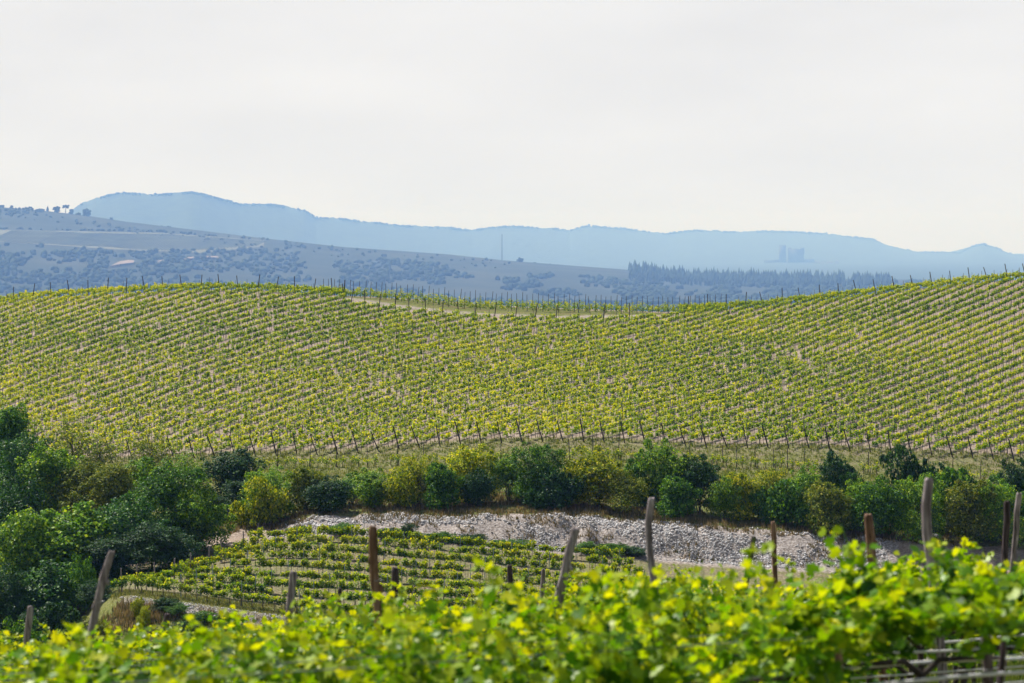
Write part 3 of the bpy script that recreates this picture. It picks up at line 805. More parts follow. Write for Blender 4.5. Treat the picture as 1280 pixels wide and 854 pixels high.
# wooden end posts, all one mesh shape in three variants
def post_variant(h, r, seed, mat):
    g = np.random.default_rng(seed); b = MB()
    zz = np.linspace(-.3, h, 6); bend = np.cumsum(g.normal(0, .012, 6))
    tube(b, np.stack([bend, bend * .3, zz], -1), np.linspace(r * 1.1, r * .9, 6), 7, 0, .5, .08, g)
    return b.mesh("end_post", [mat])
EPM = [post_variant(2.45, .065, 1, M['darkwood']), post_variant(2.35, .06, 2, M['darkwood']), post_variant(2.55, .07, 3, M['darkwood'])]
for i, (x, y) in enumerate(ENDS):
    o = link("vine_end_post", EPM[i % 3], None, (x, y, gz(x, y)))
    o.rotation_euler = (random.gauss(.02, .05), -.24 + random.gauss(0, .06), random.uniform(0, 6.28) * 0)
    tag(o, "dark wooden end post leaning outwards at the foot of a hillside vine row", "post", "leaning end posts along the foot of the hillside rows")
TPM = [post_variant(2.9, .075, 4, M['darkwood']), post_variant(2.7, .07, 5, M['darkwood'])]
for i, (x, y, T) in enumerate(TOPENDS):
    o = link("vine_end_post", TPM[i % 2], None, (x, y, gz(x, y)))
    o.rotation_euler = (random.gauss(-.05, .05), random.gauss(0, .10) - (.12 if x > 40 else 0), 0)
    tag(o, "dark wooden post at the top end of a vine row, against the misty valley", "post", "posts along the skyline crest of the hillside vineyard")
STK = post_variant(2.7, .042, 6, M['stake'])
for i, (x, y) in enumerate(LPOST):
    o = link("crest_stake", STK, None, (x, y, gz(x, y))); o.rotation_euler = (random.gauss(0, .03), random.gauss(0, .04), 0)
    tag(o, "thin grey stake poking out of the dense vine hedge behind the pale track", "stake", "stakes in the vine hedge behind the pale track")

# ------------------------------------------------------------------ bench row in front of the end posts
def small_vine_mesh(seed, nleaf, size, hlo, hhi, half, thick, trunk=.8, bush=1.0):
    g = np.random.default_rng(seed); a = MB(); b = MB(); k = MB()
    c, nr, s, tint = vine_rows_mesh(np.zeros((1, 3)), np.array([1.0]), np.array([0.0]), g, nleaf, size, hlo, hhi, half, thick, bush)
    kites(a, c, nr, s, g, 0, tint)
    tube(b, [(0, 0, -.1), (g.normal(0, .03), 0, trunk * .5), (g.normal(0, .05), 0, trunk)], [.035, .03, .022], 5, 0, .3)
    tube(k, [(.07, .03, -.1), (.07, .03, 1.15)], .014, 4, 0, .3)
    return (("foliage", a.mesh("foliage", [M['vine_far']])), ("trunk", b.mesh("trunk", [M['bark']])), ("stake", k.mesh("stake", [M['stake']])))
def small_vine(proto, loc, rz, sz=1.0):
    e = empty("grapevine", loc, rz); e.scale = (1, 1, sz)
    for nm, me in proto:
        o = link(nm, me, e)
        if nm == "foliage": o["kind"] = "stuff"
    return e
BV = [small_vine_mesh(200 + i, 60, .17, .45, 1.15, .42, .16, .6) for i in range(4)]
BP = [post_variant(2.1, .045, 11, M['darkwood']), post_variant(2.2, .035, 12, M['stake'])]
g = np.random.default_rng(41)
nb_ = 0
for px in np.arange(318, 1285, 10.0):
    Y = 248.0 + g.normal() * .2; x = (px + g.normal() * 1.5 - 640) / F * Y
    if g.uniform() < .12: continue
    hidden = any(a < px < b_ for a, b_ in ((640, 705), (800, 850), (560, 605), (1030, 1070), (1105, 1150)))
    if hidden: continue
    o = small_vine(BV[nb_ % 4], (x, Y, gz(x, Y)), g.uniform(-.2, .2)); nb_ += 1
    tag(o, "small young vine in the single row between the bushes and the leaning end posts", "grapevine", "single row of young vines above the hedge")
for i, px in enumerate([346, 387, 420, 459, 497, 530, 575, 625, 712, 740, 773, 862, 904, 921, 944, 967, 984, 1005, 1085, 1160, 1190, 1225, 1262]):
    Y = 248.3; x = (px - 640) / F * Y
    o = link("bench_post", BP[i % 2], None, (x, Y, gz(x, Y))); o.rotation_euler = (0, random.gauss(0, .03), 0)
    tag(o, "upright dark post in the single young vine row just above the hedge", "post", "upright posts of the single row above the hedge")

# ------------------------------------------------------------------ lower terrace vineyard
LV_ = [small_vine_mesh(300 + i, 290, .155, .62, 1.36, .66, .17, .7) for i in range(7)]
LSTK = [post_variant(1.95, .03, 21, M['metalpost']), post_variant(1.85, .035, 22, M['metalpost'])]
ORD = ["front", "second", "third", "fourth", "fifth", "sixth", "seventh", "eighth", "rearmost"]
g = np.random.default_rng(51)
rest = []
nind = 0
for r in range(9):
    t = (r + .35) / 9.0; Y0 = 186 + t * 25.5
    pxa = 141 + (332 - 141) * t; pxb = [830, 830, 830, 825, 820, 815, 805, 795, 780][r]
    px = pxa; i = 0
    while px < pxb:
        Y = Y0 + g.normal() * .08; x = (px - 640) / F * Y; z = gz(x, Y)
        if g.uniform() > .04:
            vis_limit = [470, 620, 700, 720, 760, 780, 800, 840, 850][r]     # beyond this the near vines hide the row
            if r <= 3 and px < vis_limit and nind < 185:
                o = small_vine(LV_[g.integers(0, 7)], (x, Y, z), g.uniform(-.15, .15) + (3.14 if g.uniform() < .5 else 0), g.uniform(.85, 1.12)); nind += 1
                tag(o, f"leafy vine in the {ORD[r]} row of the lower terrace below the gravel bank", "grapevine", f"vines of the {ORD[r]} row on the lower terrace")
            else: rest.append((x, Y, z))
        px += .86 / Y0 * F
    pk = pxa - 2 + g.uniform(0, 10); j = 0
    while pk < min(pxb, 860):
        Y = Y0 + .05; x = (pk - 640) / F * Y
        o = link("steel_post", LSTK[j % 2], None, (x, Y, gz(x, Y))); o.rotation_euler = (random.gauss(0, .02), random.gauss(0, .03), 0)
        if j == 0:
            o.data = post_variant(1.9, .06, 60 + r, M['post_grey']); o.name = "row_end_post"
            tag(o, f"grey wooden post at the left end of the {ORD[r]} terrace row", "post")
        else: tag(o, f"thin blue grey steel post in the {ORD[r]} row of the lower terrace", "post", f"steel posts of the {ORD[r]} terrace row")
        pk += 4.6 / Y0 * F; j += 1
rest = np.array(rest)
mb = MB(); c, nr, s, tint = vine_rows_mesh(rest, np.ones(len(rest)), np.zeros(len(rest)), g, 250, .165, .62, 1.36, .66, .17)
kites(mb, c, nr, s, g, 0, tint)
for p in rest: tube(mb, [(p[0], p[1], p[2] - .1), (p[0], p[1], p[2] + .8)], .03, 3, 1, .3, cap=False); tube(mb, [(p[0] + .5, p[1], p[2] - .1), (p[0] + .5, p[1], p[2] + 1.1)], .014, 3, 1, .3, cap=False)
tag(link("terrace_vines", mb.mesh("terrace_vines", [M['vine_far'], M['bark']])), "the remaining rear rows of vines on the lower terrace", kind='stuff')

# ------------------------------------------------------------------ gravel bank: stones
def stones(name, label, n, seed, yr, pr, smin, smax, thresh, mat):
    g = np.random.default_rng(seed); b = MB()
    v0 = np.array([[1,0,0],[0,1,0],[-1,0,0],[0,-1,0],[.25,.2,.8],[-.3,.1,.7],[0,0,-.8]],float); f0 = np.array([[0,1,4],[1,5,4],[1,2,5],[2,3,5],[3,4,5],[3,0,4],[0,6,1],[2,1,6],[3,2,6],[0,3,6]])
    px = g.uniform(*pr, n); Y = g.uniform(*yr, n); x = (px - 640) / F * Y
    nn = fbm(x * .22 + Y * .16 + 7, Y * .5 - x * .05, seed, 4)
    ok = nn + g.uniform(-.1, .1, n) > thresh
    x, Y = x[ok], Y[ok]; z = ground_z(x, Y); n = len(x)
    s = smin + (smax - smin) * g.uniform(0, 1, n) ** 2.2
    V = v0[None] * g.uniform(.75, 1.2, (n, len(v0), 1)) * s[:, None, None] * g.uniform(.55, 1.2, (n, 1, 3))
    a = g.uniform(0, 6.3, n); ca, sa = np.cos(a)[:, None], np.sin(a)[:, None]
    V = np.stack([V[..., 0] * ca - V[..., 1] * sa, V[..., 0] * sa + V[..., 1] * ca, V[..., 2]], -1)
    V += np.stack([x, Y, z + s * .25], -1)[:, None]
    b.add(V.reshape(-1, 3), (f0[None] + (np.arange(n) * len(v0))[:, None, None]).reshape(-1, 3), 0, np.repeat(g.uniform(0, 1, n), len(v0)))
    return tag(link(name, b.mesh(name, [mat])), label, kind='stuff')
def stone_mat():
    m, n, out = newmat('pale_stone')
    at = N(n, "ShaderNodeAttribute"); at.attribute_name = "tint"
    r = ramp(n, [(0, (.20, .18, .17)), (.5, (.39, .375, .37)), (1, (.60, .585, .59))])
    p = N(n, "ShaderNodeBsdfPrincipled"); p.inputs["Roughness"].default_value = .9; p.inputs["Specular IOR Level"].default_value = .2
    n.links.new(at.outputs["Fac"], r.inputs[0]); n.links.new(r.outputs[0], p.inputs["Base Color"]); n.links.new(p.outputs[0], out.inputs[0])
    return m
M['stone'] = stone_mat()
stones("bank_rubble", "loose pale limestone rubble covering the steep gravel bank", 46000, 61, (212.2, 219.2), (345, 1110), .035, .155, .455, M['stone'])
stones("edge_rubble", "pale stones along the front edge of the lower terrace", 1700, 62, (182.9, 184.6), (150, 420), .04, .11, .3, M['stone'])

# ------------------------------------------------------------------ grass, scrub, undergrowth
def blades(name, label, n, seed, yr, pr, h, w, mat, mask=None, dens=None, lean=.5):
    g = np.random.default_rng(seed)
    px = g.uniform(*pr, n); Y = g.uniform(*yr, n); x = (px - 640) / F * Y
    ok = np.ones(n, bool)
    if dens is not None: ok &= fbm(x * .25, Y * .4, seed, 4) + g.uniform(-.08, .08, n) > dens
    if mask is not None: ok &= mask(px, Y, g)
    x, Y = x[ok], Y[ok]; z = ground_z(x, Y); n = len(x)
    k = 6
    cx = np.repeat(x, k) + g.normal(0, .10, n * k); cy = np.repeat(Y, k) + g.normal(0, .10, n * k); cz = np.repeat(z, k) - .03
    hh = h * g.uniform(.4, 1.2, n * k) * np.repeat(g.uniform(.6, 1.3, n), k); a = g.uniform(0, 6.3, n * k); l = g.uniform(0, lean, n * k) * hh
    bx, by = np.cos(a) * w / 2, np.sin(a) * w / 2
    V = np.stack([np.stack([cx - bx, cy - by, cz], -1), np.stack([cx + bx, cy + by, cz], -1), np.stack([cx + np.sin(a) * l, cy - np.cos(a) * l, cz + hh], -1)], 1)
    b = MB(); b.add(V.reshape(-1, 3), np.arange(3 * n * k).reshape(-1, 3), 0, np.repeat(g.uniform(0, 1, n * k), 3))
    return tag(link(name, b.mesh(name, [mat])), label, kind='stuff')
blades("bench_grass", "yellow green grass on the bench between hedge and hillside vines", 12000, 71, (240, 259), (0, 1290), .32, .07, M['benchgrass'], dens=.26)
blades("bank_top_grass", "rough brown grass and weeds on top of the gravel bank", 9000, 72, (217.6, 232), (250, 1200), .42, .08, M['scrub'], dens=.38)
blades("bank_weeds", "dark weeds and dry twigs growing between the rubble of the bank", 2600, 76, (213.2, 219.4), (335, 1100), .38, .09, M['scrub'], dens=.56)
blades("shade_grass", "dark green grass added between the near vine rows to deepen their shade", 16000, 79, (11, 40), (-20, 1300), .20, .018, M['shadegrass'], dens=.2)  # blades added to darken the ground seen under the near vines
blades("terrace_grass", "bright grass along the front edge of the lower terrace", 3500, 73, (185, 189), (140, 700), .22, .06, M['grass'])
blades("scrub_bank_grass", "dry straw coloured scrub on the bank below the terrace", 7000, 74, (172, 183.5), (60, 460), .55, .09, M['scrub'], dens=.38)

def shrub_mesh(seed, R0, H, n, size, lobes=7, up=.5, squat=1.0):
    """bush crown: leaf quads on many lobes, about R0 radius and H tall, origin at the ground"""
    g = np.random.default_rng(seed); b = MB()
    lc, lr = [], []
    for i in range(lobes):
        a = g.uniform(0, 6.283); rr = R0 * g.uniform(.05, .62)
        h = H * g.uniform(.22, .80); h *= (1 - .35 * rr / R0)
        r = min(R0, H * .6) * g.uniform(.30, .52)
        lc.append([math.cos(a) * rr, math.sin(a) * rr, max(h, r * .7)]); lr.append(r)
    lc.append([0, 0, H * .68]); lr.append(min(R0, H * .5) * .55)
    # smaller sprays that break the outline
    for i in range(lobes * 6):
        k = g.integers(0, lobes + 1); d = norm(g.normal(size=3) + np.array([0, 0, .45])); d[2] = abs(d[2]) if g.uniform() < .7 else d[2]
        lc.append(list(np.array(lc[k]) + d * lr[k] * g.uniform(.85, 1.3))); lr.append(lr[k] * g.uniform(.14, .34))
    lc = np.array(lc); lr = np.array(lr)
    w = lr ** 1.7; w /= w.sum()
    k = g.choice(len(lr), n, p=w)
    d = norm(g.normal(size=(n, 3)) + np.array([0, 0, .25]))
    rad = g.uniform(0, 1, n) ** .26
    # clumping inside each lobe: leaf groups with gaps between
    ga = np.sin(d[:, 0] * 9 + k * 2.1) * np.sin(d[:, 1] * 9 + k * 1.3) * np.sin(d[:, 2] * 8 + k)
    rad = rad * (1 + .26 * ga) + g.normal(0, .05, n)
    c = lc[k] + d * (lr[k] * rad)[:, None] * [1, 1, .88 * squat]
    c[:, 2] = np.maximum(c[:, 2], .05 + g.uniform(0, .3, n))
    c[:, 2] *= H / np.percentile(c[:, 2], 99.3)
    c[:, :2] *= R0 / np.percentile(np.abs(c[:, 0]), 98.5)
    nr = d * .6 + g.normal(size=(n, 3)) * .7 + np.array([-.15, 0, up + .2])
    tint = np.clip(.40 + .40 * ga + g.normal(0, .22, n), 0, 1)  # clump outsides tinted bright and gaps dark, imitating highlights and inner shade
    kites(b, c, nr, size * g.uniform(.6, 1.3, n), g, 0, tint)
    return b

def limbs_mesh(seed, H, R0, r, nl=6, multi=1):
    g = np.random.default_rng(seed); b = MB()
    for q in range(multi):
        ox = g.normal(0, .15) if multi > 1 else 0
        lean = g.normal(0, .1 * H, 2) if multi > 1 else g.normal(0, .03 * H, 2)
        P = [(ox + lean[0] * t, lean[1] * t, -.3 + (H * .82 + .3) * t) for t in np.linspace(0, 1, 6)]
        tube(b, P, np.linspace(r, r * .22, 6), 8, 0, .5, .06, g)
        for i in range(nl):
            t = g.uniform(.22, .85); p0 = np.array([ox + lean[0] * t, lean[1] * t, -.3 + (H * .82 + .3) * t])
            a = g.uniform(0, 6.3); L = R0 * g.uniform(.45, .85) * (1.1 - t * .5)
            p1 = p0 + [math.cos(a) * L * .5, math.sin(a) * L * .5, L * .35]; p2 = p0 + [math.cos(a) * L, math.sin(a) * L, L * .85]
            tube(b, [p0, p1, p2], [r * .42, r * .28, r * .1], 6, 0, .5)
            for _ in range(2):
                a2 = a + g.normal() * .8; L2 = L * .45
                tube(b, [p1, p1 + [math.cos(a2) * L2, math.sin(a2) * L2, L2 * .8]], [r * .18, r * .06], 5, 0, .5)
    return b

# shared crown shapes, all about 3 m radius
BUSH = []
for i in range(6):
    H = [5.6, 5.0, 4.6, 5.8, 4.2, 5.2][i]
    BUSH.append((shrub_mesh(400 + i, 3.0, H, [12500, 16000, 9000, 13000, 8000, 12000][i], [.20, .16, .26, .19, .29, .21][i], [7, 9, 6, 8, 9, 10][i]).mesh("crown", [M['green']]), limbs_mesh(420 + i, H * .8, 2.6, .10, 5, 3).mesh("trunk", [M['bark']]), 3.0, H))
TREE = []
for i in range(4):
    H = [9.5, 8.5, 10.0, 9.0][i]
    TREE.append((shrub_mesh(440 + i, 3.6, H, [19000, 23000, 14000, 17000][i], [.24, .20, .30, .26][i], [16, 13, 18, 15][i]).mesh("crown", [M['green']]), limbs_mesh(460 + i, H * .85, 3.2, .17, 9).mesh("trunk", [M['bark']]), 3.6, H))
SPARSE = []
for i in range(3):
    H = 7.5
    SPARSE.append((shrub_mesh(480 + i, 2.8, H, 2600, .20, 22).mesh("crown", [M['olive']]), limbs_mesh(490 + i, H, 3.0, .13, 12).mesh("trunk", [M['bark']]), 2.8, H))
cnt = {}
def plant(name, label, cat, proto, px, base, top, width, Y, mat, group=None, rz=None, depth=1.0):
    crown, trunk, R0, H0 = proto
    p = pt(px, base, Y); s = Y / F
    sx = width * s / (2 * R0) * 1.0; sz_ = (base - top) * s / (H0 * 1.0)
    zg = gz(p[0], Y)
    g0 = p[2]                       # foot given by the picture row; the ground may be a little lower or higher
    zf = zg
    Ht = (Zs(top, Y) - zf)
    sz_ = max(Ht, .8) / H0
    e = empty(name, (p[0], Y, zf), rz if rz is not None else random.uniform(0, 6.28))
    tag(e, label, cat, group)
    a = link("trunk", trunk, e); a.scale = (sx, sx, sz_)
    c = link("crown", crown, e); c.scale = (sx, sx * depth, sz_)
    c.material_slots[0].link = 'OBJECT'; c.material_slots[0].material = mat
    return e

HEDGE = [  # px, top, width, Y, bush no., material, label
 (338, 586, 74, 226, 1, 'light', "light yellow green bush at the left end of the hedge, beside the black shaded tree"),
 (322, 598, 50, 223, 4, 'yellow', "low yellowish bush squeezed between the black shaded tree and the hedge"),
 (382, 584, 58, 228, 2, 'olive', "pinkish olive bush with dark hollow, second clump of the hedge from the left"),
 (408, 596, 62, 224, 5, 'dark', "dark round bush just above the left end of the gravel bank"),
 (440, 592, 56, 230, 3, 'green', "low green bush behind the dark round one near the left of the hedge"),
 (468, 586, 60, 226, 0, 'light', "green and yellow bush over the pale left part of the gravel bank"),
 (502, 584, 54, 227, 4, 'yellow', "small yellow tipped bush with a bright twig tuft, left of the tall yellow green clump"),
 (524, 572, 66, 229, 1, 'yellow', "tall yellow green bush with olive sprays left of the dark topped one"),
 (552, 580, 56, 226, 2, 'green', "mid green bush between the two tall yellow green ones of the hedge"),
 (583, 556, 74, 230, 0, 'yellow', "tall bright topped bush just left of the bare earth gap in the hedge"),
 (597, 586, 46, 227, 5, 'dark', "dark low bush at the left rim of the bare earth gap in the hedge"),
 (636, 568, 56, 231, 3, 'light', "light green bush leaning over the right rim of the bare earth gap"),
 (668, 555, 82, 229, 1, 'green', "wide dark sided bush right of the bare earth gap in the hedge"),
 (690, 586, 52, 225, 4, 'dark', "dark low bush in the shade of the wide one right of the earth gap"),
 (720, 581, 48, 230, 2, 'yellow', "yellow shoulder bush on the left of the broad golden bush"),
 (748, 560, 78, 228, 5, 'yellow', "broad golden yellow bush in the middle of the hedge"),
 (776, 588, 56, 225, 3, 'olive', "dull olive bush between the golden bush and the round tall one"),
 (797, 574, 44, 231, 4, 'green', "narrow green bush behind the olive one, left of the round tall one"),
 (829, 550, 74, 230, 0, 'light', "tallest round green bush of the hedge, behind the bent post"),
 (846, 596, 60, 225, 2, 'green', "low green bush with orange tipped twigs at the foot of the tallest round one"),
 (874, 569, 66, 229, 3, 'dark', "dark bush with silvery tips right of the tallest round one"),
 (905, 597, 48, 226, 5, 'light', "low light green bush between the silvery dark bush and the golden twins"),
 (925, 592, 58, 227, 2, 'yellow', "left one of the twin golden bushes above the whitest rubble"),
 (958, 586, 66, 228, 1, 'yellow', "right one of the twin golden bushes above the whitest rubble"),
 (982, 601, 60, 225, 4, 'green', "mid green bush on the right of the twin golden bushes"),
 (1004, 584, 56, 230, 5, 'light', "pale green loose bush left of the dark peaked one"),
 (1044, 565, 66, 230, 0, 'dark', "dark peaked bush with two tops, left of the very round dark one"),
 (1062, 592, 52, 227, 3, 'bluegreen', "blue green bush on the right flank of the dark peaked one"),
 (1034, 603, 66, 223, 2, 'olive', "olive dull bush low in front of the dark peaked one"),
 (1078, 601, 54, 225, 1, 'light', "yellow tipped pale bush between the two dark round tops"),
 (1126, 561, 64, 231, 4, 'dark', "very round almost black green bush standing high at the right"),
 (1102, 597, 74, 222, 5, 'green', "fresh green bush low between the last two near posts"),
 (1150, 596, 76, 222, 1, 'light', "wide leafy green bush directly behind the tallest near post"),
 (1168, 592, 58, 229, 3, 'light', "small leaved light bush just right of the very round dark one"),
 (1198, 586, 70, 228, 2, 'green', "loose green bush right of the tallest near post"),
 (1206, 600, 80, 222, 0, 'olive', "big olive bush low behind the right end of the near vines"),
 (1240, 597, 64, 228, 5, 'green', "green bush behind the pair of near posts at the right edge"),
 (1276, 574, 60, 232, 3, 'dark', "dark leafy bush cut by the right edge of the view, highest there"),
 (1252, 603, 70, 222, 1, 'light', "fresh green bush low behind the pair of near posts"),
 (1282, 613, 60, 225, 2, 'green', "green bush cut by the right edge below the dark leafy one"),
]
for (px, top, w, Y, bi, mt, lab) in HEDGE:
    plant("hedge_bush", lab, "bush", BUSH[bi], px, 650, top + 1, w * .94, 219.6 + (Y - 222) * .75, M[mt], "bushes along the top of the gravel bank")
# low green shrubs at the foot of the bank
for k, (px, top, w, mt, lab) in enumerate([
 (372, 664, 34, 'green', "leftmost low green shrub at the foot of the gravel bank"), (428, 663, 44, 'green', "low green shrub at the bank foot just left of the tall brown post"),
 (492, 660, 46, 'dark', "dark low shrub at the bank foot just right of the tall brown post"), (513, 655, 30, 'dark', "small peaked shrub at the bank foot"),
 (548, 666, 46, 'green', "spreading green shrub at the bank foot right of the peaked one"), (582, 668, 44, 'dark', "dark green shrub at the bank foot above the back vine row"),
 (640, 682, 46, 'green', "green shrub at the bank foot left of the leaning near post"), (760, 688, 48, 'green', "green shrub at the bank foot left of the bent near post"),
 (792, 686, 40, 'dark', "dark shrub at the bank foot beside the bent near post"), (730, 692, 40, 'green', "low shrub at the bank foot right of the leaning near post")]):
    plant("low_shrub", lab, "shrub", BUSH[(k * 2 + 1) % 6], px, 680, top, w * 1.2, 212.6, M[mt], "low shrubs along the foot of the gravel bank", depth=.6)

WOOD = [  # px, top, width, Y, proto, material, label
 (8, 508, 66, 238, ('T', 0), 'green', "round topped tree highest at the left edge of the wood"),
 (92, 522, 72, 240, ('S', 0), 'olive', "thin see through tree with visible branches above the left wood"),
 (125, 545, 50, 239, ('S', 2), 'olive', "spindly small tree with a dark ivy stem right of the see through tree"),
 (190, 538, 66, 240, ('S', 1), 'olive', "bare looking brownish tree with a slim upright trunk, above the big round tree"),
 (232, 562, 50, 239, ('S', 2), 'light', "sparse light tree between the slim brownish tree and the black shaded one"),
 (30, 545, 84, 230, ('T', 1), 'bluegreen', "blue green tree under the highest left tree"),
 (62, 556, 66, 227, ('T', 2), 'light', "light green tree behind the left wood, right of the blue green one"),
 (100, 576, 72, 226, ('T', 3), 'olive', "mottled olive tree in the middle of the left wood"),
 (140, 580, 76, 222, ('T', 0), 'olive', "dry brownish olive tree left of the big round tree"),
 (172, 572, 60, 228, ('T', 2), 'light', "yellow green tree behind the dry olive one"),
 (215, 580, 100, 212, ('T', 1), 'green', "big round deep green tree at the right end of the wood"),
 (246, 606, 62, 210, ('T', 3), 'light', "bright leaved side of the wood facing the lower terrace"),
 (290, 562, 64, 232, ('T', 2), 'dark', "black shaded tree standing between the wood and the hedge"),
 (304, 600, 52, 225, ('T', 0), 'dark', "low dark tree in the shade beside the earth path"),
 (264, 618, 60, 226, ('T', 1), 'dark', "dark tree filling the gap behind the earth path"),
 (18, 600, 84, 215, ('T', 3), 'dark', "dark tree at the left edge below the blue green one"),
 (90, 632, 108, 204, ('T', 2), 'light', "wide tree with a sunlit bright green crown in the left wood"),
 (28, 640, 96, 203, ('T', 0), 'light', "sunlit tree left of the wide bright crowned one"),
 (155, 622, 84, 206, ('T', 3), 'bluegreen', "blue green tree with pale tips right of the bright crowned one"),
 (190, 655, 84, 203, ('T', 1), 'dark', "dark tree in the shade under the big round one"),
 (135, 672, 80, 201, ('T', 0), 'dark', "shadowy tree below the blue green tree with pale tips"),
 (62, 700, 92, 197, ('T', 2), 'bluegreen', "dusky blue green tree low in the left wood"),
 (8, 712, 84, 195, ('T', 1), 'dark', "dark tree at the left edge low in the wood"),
 (98, 694, 42, 196, ('B', 3), 'green', "small bright bush in front of the dark lower wood"),
 (128, 725, 60, 191, ('B', 1), 'dark', "dark bush at the foot of the wood beside the leaning post"),
 (72, 752, 70, 186, ('B', 2), 'dark', "dark bush below the wood near the first near post"),
 (20, 772, 80, 182, ('B', 0), 'green', "green bush in the lower left corner of the valley"),
 (54, 800, 60, 178, ('B', 4), 'dark', "lowest dark bush behind the first near post"),
 (118, 770, 40, 181, ('B', 5), 'olive', "small olive bush on the scrub bank behind the leaning post"),
 (226, 668, 60, 205, ('B', 3), 'dark', "dark bush at the edge of the earth path under the big round tree"),
]
for (px, top, w, Y, (pk, pi), mt, lab) in WOOD:
    proto = {'T': TREE, 'S': SPARSE, 'B': BUSH}[pk][pi]
    plant("wood_bush" if pk == 'B' else "broadleaf_tree", lab, "bush" if pk == 'B' else "tree", proto, px, 0, top + 2, w * 1.0, Y, M[mt], "trees and bushes of the wood at the left")
# weeds on the scrub bank
for k, (px, Y, w, h, mt, lab) in enumerate([(172, 181.5, 16, 1.6, 'yellow', "tall yellow green weed on the scrub bank, left one"), (180, 180.5, 14, 1.5, 'yellow', "tall yellow green weed on the scrub bank, right one"),
        (205, 183, 26, .9, 'dark', "dark green weed clump under the stony terrace edge"), (222, 182.5, 24, .9, 'green', "green weed clump right of the dark one on the terrace edge"),
        (255, 182, 28, .8, 'green', "green weeds under the terrace edge towards the near vines"), (235, 180, 34, 1.0, 'dark', "dark weeds low on the scrub bank"), (290, 182, 30, 1.1, 'olive', "olive weeds on the scrub bank close to the near vine tips")]):
    x = (px - 640) / F * Y; z = gz(x, Y)
    plant("weed_clump", lab, "weeds", BUSH[k % 6], px, 0, HOR - (z + h) / Y * F, w * 1.2, Y, M[mt], "weed clumps on the scrub bank")

# ------------------------------------------------------------------ the near vines
def fore_vine(seed, n, low, high, half=.58):
    g = np.random.default_rng(seed); b = MB()
    ns = 9
    so = np.linspace(-1, 1, ns) * half + g.normal(0, .05, ns); hh = g.uniform(.66, 1.05, ns); dx = g.normal(0, .16, ns); dy = g.normal(0, .16, ns)
    k = g.integers(0, ns, n); t = g.uniform(0, 1, n)
    out = g.normal(size=(n, 2)) * (.045 + .06 * np.sin(np.pi * np.clip(t, 0, 1)))[:, None]
    H = high * hh
    c = np.stack([so[k] + dx[k] * t + out[:, 0], dy[k] * t + out[:, 1] * 1.3, low + (H[k] - low) * t], -1)
    dr = g.uniform(size=n) < .22
    c[dr, 2] -= g.uniform(0, .25, dr.sum())
    c[:, 2] = np.maximum(c[:, 2], low - .12)
    nr = g.normal(size=(n, 3)) * .7 + np.array([0, -.25, .75])
    s = g.uniform(.038, .082, n) * (1.1 - .55 * np.clip(t - .55, 0, 1))
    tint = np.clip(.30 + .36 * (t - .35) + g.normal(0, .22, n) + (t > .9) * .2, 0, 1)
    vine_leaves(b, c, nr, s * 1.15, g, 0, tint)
    # young shoots
    sh = MB()
    for i in range(ns):
        P = [(so[i] + dx[i] * t + .015 * math.sin(7 * t), dy[i] * t, low + (H[i] - low + .05) * t) for t in np.linspace(0, 1, 6)]
        tube(sh, P, np.linspace(.006, .002, 6), 5, 0, .5)
    return b, sh
def vine_wood(seed):
    g = np.random.default_rng(seed); b = MB(); r = g.uniform(.026, .04)
    P = [(g.normal(0, .03), g.normal(0, .03), z) for z in (-.1, .2, .45, .7)] + [(.04, 0, .9)]
    tube(b, P, [r * 1.35, r * 1.1, r, r * .95, r * .8], 9, 0, .5, .12, g)
    c = MB()
    for sg in (-1, 1): tube(c, [(.04, 0, .88), (.04 + sg * .12, .01, .98), (sg * .35, g.normal(0, .02), .99 + g.normal(0, .02)), (sg * .6, g.normal(0, .03), .97)], [r * .7, r * .55, r * .42, r * .3], 8, 0, .5, .1, g)
    return b, c
FV = []
for i in range(7):
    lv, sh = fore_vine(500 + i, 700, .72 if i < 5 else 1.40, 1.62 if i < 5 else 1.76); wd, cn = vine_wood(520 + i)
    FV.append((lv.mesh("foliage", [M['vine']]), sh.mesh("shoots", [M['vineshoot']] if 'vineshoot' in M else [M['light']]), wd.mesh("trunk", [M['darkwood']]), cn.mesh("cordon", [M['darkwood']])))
LEAFM = []
for i in range(5):
    g = np.random.default_rng(540 + i); b = MB()
    vine_leaves(b, np.zeros((1, 3)), np.array([[0, 0, 1.0]]), np.array([.125]), g, 0, np.array([[.30], [.45], [.55], [.65], [.8]][i]))
    LEAFM.append(b.mesh("leaf", [M['vine']]))
g = np.random.default_rng(61)
ROWM = .25
NROW = ["nearest", "second nearest", "third", "fourth", "fifth", "sixth", "seventh", "eighth", "ninth", "tenth", "eleventh"]
nf = 0; nleafobj = 0
ORDN = ['first', 'second', 'third', 'fourth', 'fifth', 'sixth', 'seventh', 'eighth', 'ninth', 'tenth', 'eleventh', 'twelfth', 'thirteenth', 'fourteenth', 'fifteenth', 'sixteenth']
frow_y = [12.6 + 2.5 * i for i in range(11)]
